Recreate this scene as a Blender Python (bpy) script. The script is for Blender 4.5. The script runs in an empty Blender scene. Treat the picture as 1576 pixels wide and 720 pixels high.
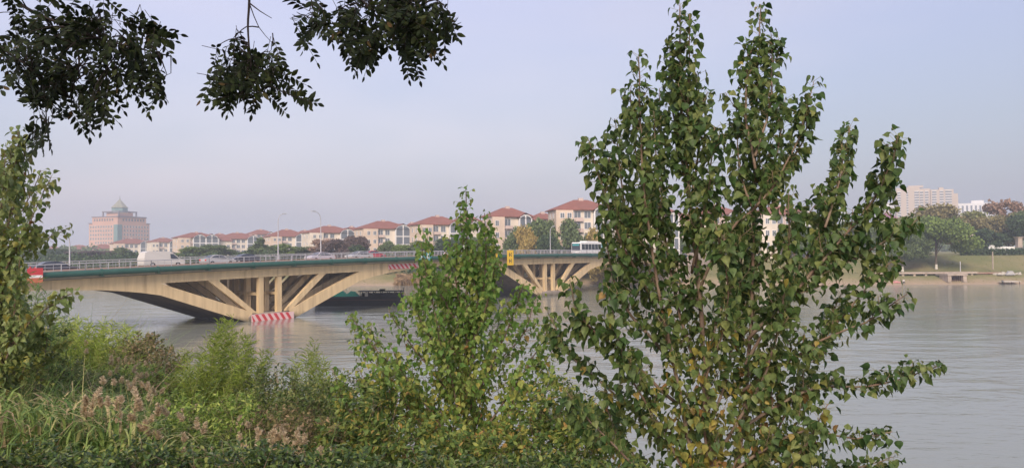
import bpy, math, random
import numpy as np
from mathutils import Matrix, Vector

random.seed(7)
RNG = np.random.default_rng(11)
R = math.radians
S = bpy.context.scene
COL = S.collection

# ------------------------------------------------------------------ camera
CAM_Z = 9.0
cam_data = bpy.data.cameras.new('camera')
cam = bpy.data.objects.new('camera', cam_data)
COL.objects.link(cam)
cam_data.sensor_width = 36.0
cam_data.lens = 36.0 * 1180 / 1576
cam_data.clip_start = 0.05
cam_data.clip_end = 8000
ROLL, PITCH = 0.4, 1.36
cam.matrix_world = Matrix.Translation((0, 0, CAM_Z)) @ Matrix.Rotation(R(90 + PITCH), 4, 'X') @ Matrix.Rotation(R(-ROLL), 4, 'Z')
S.camera = cam

# ------------------------------------------------------------------ light
SUN_EL, SUN_AZ = 34.0, 189.0          # azimuth clockwise from +Y
world = bpy.data.worlds.new('World')
S.world = world
world.use_nodes = True
nt = world.node_tree
nt.nodes.clear()
wout = nt.nodes.new('ShaderNodeOutputWorld')
sky = nt.nodes.new('ShaderNodeTexSky')
sky.sky_type = 'NISHITA'
sky.sun_disc = False
sky.sun_elevation = R(SUN_EL)
sky.sun_rotation = R(SUN_AZ)
sky.air_density = 1.5
sky.dust_density = 4.0
bg1 = nt.nodes.new('ShaderNodeBackground')
bg1.inputs['Strength'].default_value = 0.05
nt.links.new(sky.outputs[0], bg1.inputs['Color'])
# thin even overcast veil: lilac grey, a little paler and pinker where the cloud is thicker
tc = nt.nodes.new('ShaderNodeTexCoord')
sep = nt.nodes.new('ShaderNodeSeparateXYZ')
nt.links.new(tc.outputs['Generated'], sep.inputs[0])
rmp = nt.nodes.new('ShaderNodeValToRGB')
nt.links.new(sep.outputs['Z'], rmp.inputs[0])
cr = rmp.color_ramp
cr.elements[0].position = 0.0
cr.elements[0].color = (0.400, 0.420, 0.585, 1)
cr.elements[1].position = 1.0
cr.elements[1].color = (0.52, 0.56, 0.78, 1)
e = cr.elements.new(0.15); e.color = (0.455, 0.462, 0.655, 1)
e = cr.elements.new(0.33); e.color = (0.610, 0.575, 0.850, 1)
mp = nt.nodes.new('ShaderNodeMapping')
mp.inputs['Scale'].default_value = (1.2, 1.2, 3.4)
mp.inputs['Location'].default_value = (0.35, 0.2, 0.6)
nt.links.new(tc.outputs['Generated'], mp.inputs[0])
nz = nt.nodes.new('ShaderNodeTexNoise')
nz.inputs['Scale'].default_value = 1.6
nz.inputs['Detail'].default_value = 3
nt.links.new(mp.outputs[0], nz.inputs['Vector'])
mr = nt.nodes.new('ShaderNodeMapRange')
mr.inputs['From Min'].default_value = 0.42
mr.inputs['From Max'].default_value = 0.72
nt.links.new(nz.outputs['Fac'], mr.inputs['Value'])
mx = nt.nodes.new('ShaderNodeMixRGB')
mx.inputs['Color2'].default_value = (0.70, 0.61, 0.76, 1)
nt.links.new(mr.outputs[0], mx.inputs['Fac'])
nt.links.new(rmp.outputs[0], mx.inputs['Color1'])
bg2 = nt.nodes.new('ShaderNodeBackground')
bg2.inputs['Strength'].default_value = 0.54
# bluer and a little darker towards the right (+X)
mr2 = nt.nodes.new('ShaderNodeMapRange')
mr2.inputs['From Min'].default_value = -0.35; mr2.inputs['From Max'].default_value = 0.6
nt.links.new(sep.outputs['X'], mr2.inputs['Value'])
mx2 = nt.nodes.new('ShaderNodeMixRGB'); mx2.blend_type = 'MULTIPLY'
mx2.inputs['Color2'].default_value = (0.70, 0.72, 0.79, 1)
nt.links.new(mr2.outputs[0], mx2.inputs['Fac'])
nt.links.new(mx.outputs[0], mx2.inputs['Color1'])
nt.links.new(mx2.outputs[0], bg2.inputs['Color'])
addw = nt.nodes.new('ShaderNodeAddShader')
nt.links.new(bg1.outputs[0], addw.inputs[0])
nt.links.new(bg2.outputs[0], addw.inputs[1])
nt.links.new(addw.outputs[0], wout.inputs['Surface'])

sun_data = bpy.data.lights.new('sun', 'SUN')
sun_data.energy = 2.3
sun_data.angle = R(20)
sun_data.color = (1.0, 0.86, 0.70)
sun = bpy.data.objects.new('sun', sun_data)
COL.objects.link(sun)
az = R(SUN_AZ)
sd = Vector((math.sin(az) * math.cos(R(SUN_EL)), math.cos(az) * math.cos(R(SUN_EL)), math.sin(R(SUN_EL))))
sun.rotation_euler = sd.to_track_quat('Z', 'Y').to_euler()
sun.location = sd * 60

S.view_settings.view_transform = 'Standard'
S.view_settings.look = 'None'
S.view_settings.exposure = 0.55
S.view_settings.gamma = 1.0
S.view_settings.use_curve_mapping = False
S.render.engine = 'CYCLES'
S.cycles.use_denoising = True
S.cycles.max_bounces = 6
S.cycles.diffuse_bounces = 3
S.cycles.glossy_bounces = 3
S.cycles.transmission_bounces = 4
S.cycles.volume_bounces = 2
S.cycles.sample_clamp_indirect = 5

# ------------------------------------------------------------------ helpers
F = 1180.0
def yh(px):
    return 388 - 0.00698 * (px - 788)
def at(px, py, Y):
    """world point that the photograph shows at px, py when it stands Y metres ahead"""
    return Vector(((px - 788) / F * Y, Y, CAM_Z - (py - yh(px)) / F * Y))
def atX(px, Y):
    return (px - 788) / F * Y

def tag(o, label=None, cat=None, group=None, kind=None):
    if label: o['label'] = label
    if cat: o['category'] = cat
    if group: o['group'] = group
    if kind: o['kind'] = kind
    return o

def empty(name, loc=(0, 0, 0), rz=0, parent=None):
    o = bpy.data.objects.new(name, None)
    COL.objects.link(o)
    o.location = loc
    o.rotation_euler = (0, 0, rz)
    o.empty_display_size = 0.3
    if parent: o.parent = parent
    return o

def copy_tree(o, parent=None):
    c = o.copy()
    COL.objects.link(c)
    c.parent = parent
    for ch in list(o.children):
        copy_tree(ch, c)
    return c

class MB:
    """collects polygons; build() links them as ONE mesh object"""
    def __init__(self):
        self.v = []; self.f = []; self.mi = []
    def add(self, vs, fs, mi=0):
        b = len(self.v)
        self.v += [tuple(p) for p in vs]
        self.f += [tuple(i + b for i in f) for f in fs]
        self.mi += [mi] * len(fs)
        return self
    def box(self, x0, y0, z0, x1, y1, z1, mi=0, M=None):
        vs = [Vector(p) for p in ((x0,y0,z0),(x1,y0,z0),(x1,y1,z0),(x0,y1,z0),(x0,y0,z1),(x1,y0,z1),(x1,y1,z1),(x0,y1,z1))]
        if M: vs = [M @ p for p in vs]
        return self.add(vs, [(0,3,2,1),(4,5,6,7),(0,1,5,4),(1,2,6,5),(2,3,7,6),(3,0,4,7)], mi)
    def prism_y(self, poly, y0, y1, mi=0):
        """poly = (x, z) outline, extruded from y0 to y1"""
        n = len(poly)
        vs = [(p[0], y0, p[1]) for p in poly] + [(p[0], y1, p[1]) for p in poly]
        fs = [tuple(range(n)), tuple(range(2*n-1, n-1, -1))]
        fs += [(i, i+n, (i+1) % n + n, (i+1) % n) for i in range(n)]
        return self.add(vs, fs, mi)
    def prism_z(self, poly, z0, z1, mi=0):
        n = len(poly)
        vs = [(p[0], p[1], z0) for p in poly] + [(p[0], p[1], z1) for p in poly]
        fs = [tuple(range(n-1, -1, -1)), tuple(range(n, 2*n))]
        fs += [(i, (i+1) % n, (i+1) % n + n, i+n) for i in range(n)]
        return self.add(vs, fs, mi)
    def tube(self, pts, rad, seg=6, mi=0, cap=True):
        pts = [Vector(p) for p in pts]
        if not hasattr(rad, '__len__'): rad = [rad] * len(pts)
        b = len(self.v)
        prev = None
        for i, p in enumerate(pts):
            d = (pts[min(i+1, len(pts)-1)] - pts[max(i-1, 0)])
            if d.length < 1e-9: d = Vector((0, 0, 1))
            d.normalize()
            if prev is None:
                a = d.cross(Vector((0.3, 0.1, 1)))
                if a.length < 1e-3: a = d.cross(Vector((1, 0, 0)))
            else:
                a = prev - d * prev.dot(d)
                if a.length < 1e-6: a = d.cross(Vector((1, 0, 0)))
            a.normalize(); prev = a
            c = d.cross(a)
            for k in range(seg):
                t = 2 * math.pi * k / seg
                self.v.append(tuple(p + (a * math.cos(t) + c * math.sin(t)) * rad[i]))
        for i in range(len(pts) - 1):
            for k in range(seg):
                self.f.append((b+i*seg+k, b+i*seg+(k+1) % seg, b+(i+1)*seg+(k+1) % seg, b+(i+1)*seg+k)); self.mi.append(mi)
        if cap:
            self.f.append(tuple(b+k for k in range(seg-1, -1, -1))); self.mi.append(mi)
            self.f.append(tuple(b+(len(pts)-1)*seg+k for k in range(seg))); self.mi.append(mi)
        return self
    def sweep(self, ts, sec, mi=0):
        """sections sec(t) = [(y, z), ...] placed at x = t"""
        b = len(self.v); n = len(sec(ts[0]))
        for t in ts:
            self.v += [(t, y, z) for (y, z) in sec(t)]
        for i in range(len(ts) - 1):
            for k in range(n):
                self.f.append((b+i*n+k, b+i*n+(k+1) % n, b+(i+1)*n+(k+1) % n, b+(i+1)*n+k)); self.mi.append(mi)
        self.f.append(tuple(b+k for k in range(n-1, -1, -1))); self.mi.append(mi)
        self.f.append(tuple(b+(len(ts)-1)*n+k for k in range(n))); self.mi.append(mi)
        return self
    def mesh(self, name, mats, smooth=False):
        me = bpy.data.meshes.new(name)
        me.from_pydata(self.v, [], self.f)
        if not isinstance(mats, (list, tuple)): mats = [mats]
        for m in mats: me.materials.append(m)
        if any(self.mi): me.polygons.foreach_set('material_index', self.mi)
        if smooth: me.polygons.foreach_set('use_smooth', [True] * len(me.polygons))
        me.update()
        return me
    def build(self, name, mats, parent=None, smooth=False, loc=(0, 0, 0), rz=0):
        o = bpy.data.objects.new(name, self.mesh(name, mats, smooth))
        COL.objects.link(o)
        o.location = loc; o.rotation_euler = (0, 0, rz)
        if parent: o.parent = parent
        return o

def fast_mesh(name, V, faces_per, ninst, mats, age=None, mi=None):
    """V: (ninst, k, 3) vertices, every instance with the same face list"""
    k = V.shape[1]
    me = bpy.data.meshes.new(name)
    me.vertices.add(ninst * k)
    me.vertices.foreach_set('co', V.reshape(-1).astype(np.float32))
    tot = np.array([len(f) for f in faces_per], dtype=np.int32)
    flat = np.concatenate([np.array(f, dtype=np.int32) for f in faces_per])
    loops = (flat[None, :] + (np.arange(ninst, dtype=np.int32) * k)[:, None]).reshape(-1)
    tots = np.tile(tot, ninst)
    starts = np.concatenate([[0], np.cumsum(tots)[:-1]]).astype(np.int32)
    me.loops.add(len(loops)); me.loops.foreach_set('vertex_index', loops)
    me.polygons.add(len(tots)); me.polygons.foreach_set('loop_start', starts)
    me.polygons.foreach_set('use_smooth', np.ones(len(tots), dtype=bool))
    if not isinstance(mats, (list, tuple)): mats = [mats]
    for m in mats: me.materials.append(m)
    if mi is not None:
        me.polygons.foreach_set('material_index', np.tile(np.array(mi, dtype=np.int32), ninst))
    if age is not None:
        a = me.attributes.new('age', 'FLOAT', 'POINT')
        a.data.foreach_set('value', np.repeat(age.astype(np.float32), k))
    me.update(calc_edges=True)
    me.validate()
    return me

def link_mesh(name, me, parent=None, loc=(0, 0, 0)):
    o = bpy.data.objects.new(name, me)
    COL.objects.link(o)
    o.location = loc
    if parent: o.parent = parent
    return o

def unit(a):
    return a / np.maximum(np.linalg.norm(a, axis=-1, keepdims=True), 1e-9)

def place(T, pos, along, nrm, size):
    """instances of template T (x = width, y = along, z = normal)"""
    y = unit(along)
    x = unit(np.cross(y, nrm))
    z = np.cross(x, y)
    s = size[:, None, None]
    return pos[:, None, :] + s * (T[None, :, 0, None] * x[:, None, :] + T[None, :, 1, None] * y[:, None, :] + T[None, :, 2, None] * z[:, None, :])

# ------------------------------------------------------------------ materials
def mat(name, col, rough=0.8, spec=0.3, metal=0.0, noise=0.0, nscale=3.0, bump=0.0, bscale=20.0, col2=None, streak=False, emit=None):
    m = bpy.data.materials.new(name); m.use_nodes = True
    n = m.node_tree; b = n.nodes['Principled BSDF']
    b.inputs['Base Color'].default_value = (*col, 1)
    b.inputs['Roughness'].default_value = rough
    b.inputs['Specular IOR Level'].default_value = spec
    b.inputs['Metallic'].default_value = metal
    t = n.nodes.new('ShaderNodeTexCoord')
    if noise > 0:
        tex = n.nodes.new('ShaderNodeTexNoise'); tex.inputs['Scale'].default_value = nscale; tex.inputs['Detail'].default_value = 6
        mpn = n.nodes.new('ShaderNodeMapping')
        if streak: mpn.inputs['Scale'].default_value = (3.0, 3.0, 0.35)
        n.links.new(t.outputs['Object'], mpn.inputs[0]); n.links.new(mpn.outputs[0], tex.inputs['Vector'])
        r = n.nodes.new('ShaderNodeMapRange'); r.inputs['From Min'].default_value = 0.35; r.inputs['From Max'].default_value = 0.7
        r.inputs['To Max'].default_value = noise
        n.links.new(tex.outputs['Fac'], r.inputs['Value'])
        mxx = n.nodes.new('ShaderNodeMixRGB'); mxx.inputs['Color1'].default_value = (*col, 1)
        c2 = col2 or tuple(c * 0.45 for c in col)
        mxx.inputs['Color2'].default_value = (*c2, 1)
        n.links.new(r.outputs[0], mxx.inputs['Fac']); n.links.new(mxx.outputs[0], b.inputs['Base Color'])
    if bump > 0:
        tx = n.nodes.new('ShaderNodeTexNoise'); tx.inputs['Scale'].default_value = bscale; tx.inputs['Detail'].default_value = 5
        n.links.new(t.outputs['Object'], tx.inputs['Vector'])
        bp = n.nodes.new('ShaderNodeBump'); bp.inputs['Strength'].default_value = bump; bp.inputs['Distance'].default_value = 0.05
        n.links.new(tx.outputs['Fac'], bp.inputs['Height']); n.links.new(bp.outputs[0], b.inputs['Normal'])
    return m

def weather(m, tide=(0.10, 0.09, 0.06), top=0.9):
    """tide mark near the water line, and rusty runs down the face"""
    n = m.node_tree; b = n.nodes['Principled BSDF']
    g = n.nodes.new('ShaderNodeNewGeometry'); s_ = n.nodes.new('ShaderNodeSeparateXYZ'); n.links.new(g.outputs['Position'], s_.inputs[0])
    tx = n.nodes.new('ShaderNodeTexNoise'); tx.inputs['Scale'].default_value = 1.3; tx.inputs['Detail'].default_value = 5
    n.links.new(g.outputs['Position'], tx.inputs['Vector'])
    a = n.nodes.new('ShaderNodeMath'); a.operation = 'MULTIPLY_ADD'; a.inputs[1].default_value = -1.2
    n.links.new(tx.outputs['Fac'], a.inputs[0]); n.links.new(s_.outputs['Z'], a.inputs[2])
    r = n.nodes.new('ShaderNodeMapRange'); r.inputs['From Min'].default_value = -0.5; r.inputs['From Max'].default_value = top - 0.6
    r.inputs['To Min'].default_value = 0.85; r.inputs['To Max'].default_value = 0
    n.links.new(a.outputs[0], r.inputs['Value'])
    src = b.inputs['Base Color'].links[0].from_socket
    mp2 = n.nodes.new('ShaderNodeMapping'); mp2.inputs['Scale'].default_value = (1.1, 1.1, 0.10); n.links.new(g.outputs['Position'], mp2.inputs[0])
    t2 = n.nodes.new('ShaderNodeTexNoise'); t2.inputs['Scale'].default_value = 1.0; t2.inputs['Detail'].default_value = 4; n.links.new(mp2.outputs[0], t2.inputs['Vector'])
    r2 = n.nodes.new('ShaderNodeMapRange'); r2.inputs['From Min'].default_value = 0.58; r2.inputs['From Max'].default_value = 0.70; r2.inputs['To Max'].default_value = 0.6
    n.links.new(t2.outputs['Fac'], r2.inputs['Value'])
    m1 = n.nodes.new('ShaderNodeMixRGB'); m1.inputs['Color2'].default_value = (0.30, 0.21, 0.13, 1)
    n.links.new(src, m1.inputs['Color1']); n.links.new(r2.outputs[0], m1.inputs['Fac'])
    m2 = n.nodes.new('ShaderNodeMixRGB'); m2.inputs['Color2'].default_value = (*tide, 1)
    n.links.new(m1.outputs[0], m2.inputs['Color1']); n.links.new(r.outputs[0], m2.inputs['Fac']); n.links.new(m2.outputs[0], b.inputs['Base Color'])

def leaf_mat(name, stops, rough=0.5, spec=0.35, trans=0.3, jitter=0.25, use_age=True):
    """leaf colour from the leaf's own age plus a little chance per leaf"""
    m = bpy.data.materials.new(name); m.use_nodes = True
    n = m.node_tree; b = n.nodes['Principled BSDF']
    b.inputs['Roughness'].default_value = rough
    b.inputs['Specular IOR Level'].default_value = spec
    g = n.nodes.new('ShaderNodeNewGeometry')
    rp = n.nodes.new('ShaderNodeValToRGB')
    el = rp.color_ramp.elements
    el[0].position = stops[0][0]; el[0].color = (*stops[0][1], 1)
    el[1].position = stops[-1][0]; el[1].color = (*stops[-1][1], 1)
    for p, c in stops[1:-1]:
        q = el.new(p); q.color = (*c, 1)
    if use_age:
        a = n.nodes.new('ShaderNodeAttribute'); a.attribute_name = 'age'
        ma = n.nodes.new('ShaderNodeMath'); ma.operation = 'MULTIPLY_ADD'
        n.links.new(g.outputs['Random Per Island'], ma.inputs[0]); ma.inputs[1].default_value = jitter
        n.links.new(a.outputs['Fac'], ma.inputs[2])
        n.links.new(ma.outputs[0], rp.inputs[0])
    else:
        n.links.new(g.outputs['Random Per Island'], rp.inputs[0])
    tcn = n.nodes.new('ShaderNodeTexCoord'); bl = n.nodes.new('ShaderNodeTexNoise'); bl.inputs['Scale'].default_value = 38; bl.inputs['Detail'].default_value = 3
    n.links.new(tcn.outputs['Object'], bl.inputs['Vector'])
    mb = n.nodes.new('ShaderNodeMapRange'); mb.inputs['From Min'].default_value = 0.35; mb.inputs['From Max'].default_value = 0.65
    mb.inputs['To Min'].default_value = 0.72; mb.inputs['To Max'].default_value = 1.22
    n.links.new(bl.outputs['Fac'], mb.inputs['Value'])
    vm = n.nodes.new('ShaderNodeVectorMath'); vm.operation = 'SCALE'
    n.links.new(rp.outputs[0], vm.inputs[0]); n.links.new(mb.outputs[0], vm.inputs['Scale'])
    n.links.new(vm.outputs[0], b.inputs['Base Color'])
    tr = n.nodes.new('ShaderNodeBsdfTranslucent')
    n.links.new(vm.outputs[0], tr.inputs['Color'])
    ms = n.nodes.new('ShaderNodeMixShader'); ms.inputs[0].default_value = trans
    n.links.new(b.outputs[0], ms.inputs[1]); n.links.new(tr.outputs[0], ms.inputs[2])
    n.links.new(ms.outputs[0], n.nodes['Material Output'].inputs['Surface'])
    return m

M = {}
M['cream'] = mat('cream_paint', (0.71, 0.54, 0.32), 0.8, 0.2, noise=0.75, nscale=0.6, col2=(0.50, 0.37, 0.22), streak=True)
M['soffit'] = mat('shaded_concrete', (0.17, 0.125, 0.095), 0.9, 0.1, noise=0.8, nscale=0.7, col2=(0.09, 0.07, 0.055))  # dark brown shade of the underside put into the slab colour, with mottling
M['deckside'] = mat('deck_concrete', (0.42, 0.37, 0.31), 0.9, 0.1, noise=0.5, nscale=1.0)
M['asphalt'] = mat('asphalt', (0.06, 0.06, 0.062), 0.85, 0.2, noise=0.4, nscale=2)
M['pipe'] = mat('green_pipe_paint', (0.024, 0.085, 0.068), 0.55, 0.3, noise=0.6, nscale=0.8, col2=(0.045, 0.12, 0.10))
M['rail'] = mat('pale_rail_paint', (0.42, 0.41, 0.44), 0.5, 0.4)
M['darkrail'] = mat('worn_post_paint', (0.22, 0.22, 0.24), 0.6, 0.3)
M['barrier'] = mat('reddish_barrier', (0.30, 0.17, 0.13), 0.85, 0.1, noise=0.7, nscale=0.7, col2=(0.40, 0.30, 0.24))
M['white'] = mat('white_paint', (0.78, 0.77, 0.76), 0.5, 0.4)
M['offwhite'] = mat('whitewash', (0.62, 0.58, 0.52), 0.8, 0.2)
M['red'] = mat('red_paint', (0.55, 0.05, 0.06), 0.5, 0.4)
M['orange'] = mat('faded_orange_red', (0.50, 0.16, 0.08), 0.6, 0.3)
M['pink'] = mat('faded_pink_white', (0.72, 0.50, 0.50), 0.6, 0.3)
M['yellow'] = mat('yellow_board', (0.80, 0.50, 0.03), 0.5, 0.4)
M['black'] = mat('black', (0.03, 0.03, 0.03), 0.6, 0.3)
M['teal'] = mat('teal_board', (0.06, 0.33, 0.36), 0.5, 0.4)
M['glass'] = mat('dark_glass', (0.05, 0.06, 0.08), 0.12, 0.6)
M['metal'] = mat('galvanised', (0.55, 0.55, 0.57), 0.45, 0.5, metal=0.3)
M['wall_cream'] = mat('wall_cream', (0.72, 0.64, 0.55), 0.9, 0.1, noise=0.3, nscale=0.3)
M['wall_orange'] = mat('wall_orange', (0.66, 0.53, 0.43), 0.9, 0.1, noise=0.3, nscale=0.3)
M['wall_pink'] = mat('wall_pink', (0.58, 0.46, 0.42), 0.9, 0.1, noise=0.3, nscale=0.3)
M['roof'] = mat('red_roof_tiles', (0.27, 0.115, 0.09), 0.85, 0.15, noise=0.6, nscale=0.4, col2=(0.19, 0.095, 0.08))
M['trimw'] = mat('white_trim', (0.72, 0.70, 0.70), 0.7, 0.2)
M['winglass'] = mat('window_glass', (0.15, 0.17, 0.20), 0.2, 0.5)
M['hotel'] = mat('pink_stone', (0.58, 0.37, 0.31), 0.85, 0.15, noise=0.3, nscale=0.05)
M['hotel_trim'] = mat('hotel_trim', (0.22, 0.20, 0.24), 0.7, 0.2)
M['hotel_glass'] = mat('green_glass', (0.17, 0.26, 0.27), 0.3, 0.5)
M['hotel_roof'] = mat('bronze_roof', (0.27, 0.27, 0.22), 0.5, 0.3)
M['tower'] = mat('tower_wall', (0.50, 0.41, 0.35), 0.9, 0.1)
M['stripe_white'] = mat('pale_tower_wall', (0.74, 0.72, 0.74), 0.8, 0.1)
M['stripe_dark'] = mat('tower_window_band', (0.14, 0.15, 0.20), 0.5, 0.3)
M['van_paint'] = mat('van_paint', (0.60, 0.57, 0.54), 0.4, 0.4)
M['tyre'] = mat('rubber', (0.02, 0.02, 0.02), 0.8, 0.1)
M['car_dark'] = mat('dark_car_paint', (0.045, 0.045, 0.06), 0.25, 0.6)
M['car_lilac'] = mat('silver_car_paint', (0.50, 0.45, 0.50), 0.3, 0.6)
M['car_red'] = mat('red_car_paint', (0.42, 0.04, 0.06), 0.3, 0.6)
M['car_silver'] = mat('grey_car_paint', (0.42, 0.41, 0.42), 0.3, 0.6)
M['lamp_red'] = mat('tail_lamp', (0.6, 0.02, 0.02), 0.3, 0.5)
M['hull'] = mat('dark_hull', (0.012, 0.012, 0.016), 0.7, 0.2, noise=0.6, nscale=1.5, col2=(0.03, 0.02, 0.018))
M['hull_rust'] = mat('rusty_deck', (0.10, 0.05, 0.04), 0.8, 0.2, noise=0.6, nscale=2)
M['tarp'] = mat('green_tarpaulin', (0.02, 0.38, 0.23), 0.6, 0.3, bump=0.4, bscale=2)
M['bark_young'] = mat('young_bark', (0.20, 0.13, 0.10), 0.85, 0.15, noise=0.6, nscale=8, col2=(0.30, 0.26, 0.20))
M['bark_dark'] = mat('dark_bark', (0.035, 0.028, 0.028), 0.9, 0.1, noise=0.5, nscale=10)
M['bark_far'] = mat('grey_bark', (0.14, 0.11, 0.09), 0.9, 0.1)
M['concrete'] = mat('pale_concrete', (0.46, 0.38, 0.32), 0.9, 0.1, noise=0.5, nscale=0.8)
weather(M['cream']); weather(M['concrete'])
M['stone'] = mat('pale_stones', (0.52, 0.48, 0.42), 0.9, 0.1, noise=0.6, nscale=1.5)
M['skin'] = mat('skin', (0.50, 0.32, 0.24), 0.6, 0.3)
M['cloth_dark'] = mat('dark_cloth', (0.04, 0.045, 0.06), 0.9, 0.1)
M['cloth_white'] = mat('pale_shirt', (0.60, 0.58, 0.58), 0.9, 0.1)
M['cloth_pink'] = mat('pink_cloth', (0.55, 0.25, 0.25), 0.9, 0.1)
M['purple_roof'] = mat('purple_roof', (0.26, 0.12, 0.18), 0.8, 0.2)

G0, G1, G2 = (0.030, 0.060, 0.018), (0.065, 0.115, 0.030), (0.120, 0.175, 0.045)
YG, YE, BR = (0.25, 0.24, 0.04), (0.42, 0.27, 0.045), (0.26, 0.11, 0.04)
M['poplar_big'] = leaf_mat('poplar_leaf_dark', [(0.0, (0.026, 0.059, 0.019)), (0.2, (0.053, 0.105, 0.028)), (0.42, (0.107, 0.160, 0.048)), (0.6, (0.189, 0.218, 0.067)), (0.8, (0.344, 0.277, 0.057)), (1.0, (0.275, 0.151, 0.057))], 0.5, 0.3, 0.3, 0.42)
M['poplar_mid'] = leaf_mat('poplar_leaf_green', [(0.0, (0.072, 0.157, 0.030)), (0.22, (0.134, 0.261, 0.051)), (0.45, (0.239, 0.359, 0.090)), (0.66, (0.403, 0.433, 0.112)), (0.85, (0.598, 0.478, 0.105)), (1.0, (0.448, 0.239, 0.090))], 0.5, 0.3, 0.32, 0.42)
M['poplar_left'] = leaf_mat('poplar_leaf_olive', [(0.0, (0.085, 0.146, 0.043)), (0.25, (0.164, 0.232, 0.068)), (0.5, (0.275, 0.326, 0.121)), (0.7, YG), (1.0, BR)], 0.45, 0.4, 0.28, 0.42)
M['willow_leafy'] = leaf_mat('light_bush_leaf', [(0.0, (0.135, 0.224, 0.045)), (0.5, (0.269, 0.389, 0.075)), (1.0, (0.508, 0.568, 0.149))], 0.5, 0.3, 0.3, use_age=False)
M['feather_leafy'] = leaf_mat('olive_bush_leaf', [(0.0, (0.084, 0.132, 0.042)), (0.6, (0.180, 0.240, 0.072)), (1.0, (0.360, 0.348, 0.132))], 0.5, 0.3, 0.3, use_age=False)
M['drybush'] = leaf_mat('dry_bush_leaf', [(0.0, (0.110, 0.132, 0.050)), (0.45, (0.220, 0.220, 0.083)), (0.75, (0.374, 0.275, 0.154)), (1.0, (0.506, 0.363, 0.231))], 0.7, 0.1, 0.3, use_age=False)
M['petiole'] = mat('petiole', (0.30, 0.28, 0.12), 0.6, 0.3)
M['pinnate'] = leaf_mat('overhead_leaf', [(0.0, (0.006, 0.010, 0.005)), (0.7, (0.013, 0.021, 0.008)), (0.93, (0.030, 0.040, 0.012)), (1.0, (0.07, 0.045, 0.02))], 0.6, 0.12, 0.06, 0.9)  # backlit silhouette darkness put into the leaf colours
M['hedge'] = leaf_mat('hedge_leaf', [(0.0, (0.030, 0.060, 0.018)), (0.45, (0.070, 0.125, 0.030)), (0.8, (0.15, 0.21, 0.05)), (1.0, (0.28, 0.30, 0.08))], 0.4, 0.45, 0.25, use_age=False)
M['shrub'] = leaf_mat('shrub_leaf', [(0.0, (0.072, 0.132, 0.037)), (0.4, (0.146, 0.231, 0.055)), (0.75, (0.265, 0.330, 0.079)), (0.93, (0.437, 0.397, 0.093)), (1.0, (0.476, 0.291, 0.093))], 0.5, 0.35, 0.3, use_age=False)
M['shrub_yellow'] = leaf_mat('yellowing_leaf', [(0.0, (0.088, 0.138, 0.037)), (0.5, (0.188, 0.237, 0.062)), (0.85, (0.300, 0.325, 0.088)), (1.0, (0.525, 0.475, 0.100))], 0.5, 0.35, 0.3, use_age=False)
M['willow'] = leaf_mat('narrow_leaf', [(0.0, (0.22, 0.31, 0.045)), (0.5, (0.36, 0.46, 0.08)), (1.0, (0.52, 0.56, 0.15))], 0.5, 0.3, 0.4, use_age=False)
M['feather'] = leaf_mat('feathery_leaf', [(0.0, (0.132, 0.237, 0.078)), (0.6, (0.263, 0.393, 0.132)), (1.0, (0.578, 0.525, 0.210))], 0.5, 0.3, 0.3, use_age=False)
M['reed'] = leaf_mat('reed_blade', [(0.0, (0.095, 0.177, 0.044)), (0.4, (0.202, 0.304, 0.076)), (0.7, (0.354, 0.430, 0.127)), (0.88, (0.531, 0.468, 0.216)), (1.0, (0.531, 0.354, 0.240))], 0.55, 0.3, 0.3, use_age=False)
M['plume'] = leaf_mat('seed_plume', [(0.0, (0.50, 0.40, 0.26)), (0.6, (0.68, 0.54, 0.38)), (1.0, (0.80, 0.70, 0.52))], 0.9, 0.05, 0.4, use_age=False)
def farleaf(name, c, j=0.35):
    lo = tuple(x * (1 - j) for x in c); hi = tuple(x * (1 + j) for x in c)
    return leaf_mat(name, [(0.0, lo), (1.0, hi)], 0.7, 0.15, 0.3, use_age=False)
M['far_green'] = farleaf('far_green', (0.15, 0.2, 0.085))
M['far_dark'] = farleaf('far_dark', (0.075, 0.115, 0.055))
M['far_light'] = farleaf('far_light', (0.19, 0.26, 0.075))
M['far_purple'] = farleaf('far_purple', (0.17, 0.125, 0.115))
M['far_brown'] = farleaf('far_brown', (0.29, 0.25, 0.12))
M['far_olive'] = farleaf('far_olive', (0.26, 0.27, 0.1))
M['far_yellow'] = farleaf('far_yellow', (0.42, 0.32, 0.11))
M['far_red'] = farleaf('far_red', (0.36, 0.24, 0.18))

# ------------------------------------------------------------------ ground and water
def shore(X):
    return 212 - 17 * min(1, max(0, (X - 25) / 45)) + 1.2 * math.sin(X * 0.07) + 0.6 * math.sin(X * 0.31)
def lerp(x, xs, ys):
    return float(np.interp(x, xs, ys))
def ground_z(X, Y):
    near = lerp(Y, [-3000, 2.6, 8, 15, 27, 34], [7.4, 7.4, 5.4, 5.0, -1.6, -2.5])
    near -= 1.8 * min(1, max(0, (X - 1.5) / 1.8)) * (1 if 4 < Y < 34 else 0) * min(1, max(0, (Y - 4) / 2))
    near += 0.12 * math.sin(X * 1.3 + Y * 0.7) * (1 if 4 < Y < 25 else 0)
    s = Y - shore(X)
    far = lerp(s, [-8, 0, 2, 7, 10, 14, 30, 36, 4000], [-2.5, -0.15, 0.4, 2.0, 2.6, 2.8, 7.0, 7.2, 6.6])
    return near if Y < 110 else far
xs = sorted(set(list(np.linspace(-2600, -320, 12)) + list(np.linspace(-300, -40, 40)) + list(np.linspace(-38, 38, 90)) + list(np.linspace(40, 300, 70)) + list(np.linspace(320, 2600, 12))))
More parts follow.
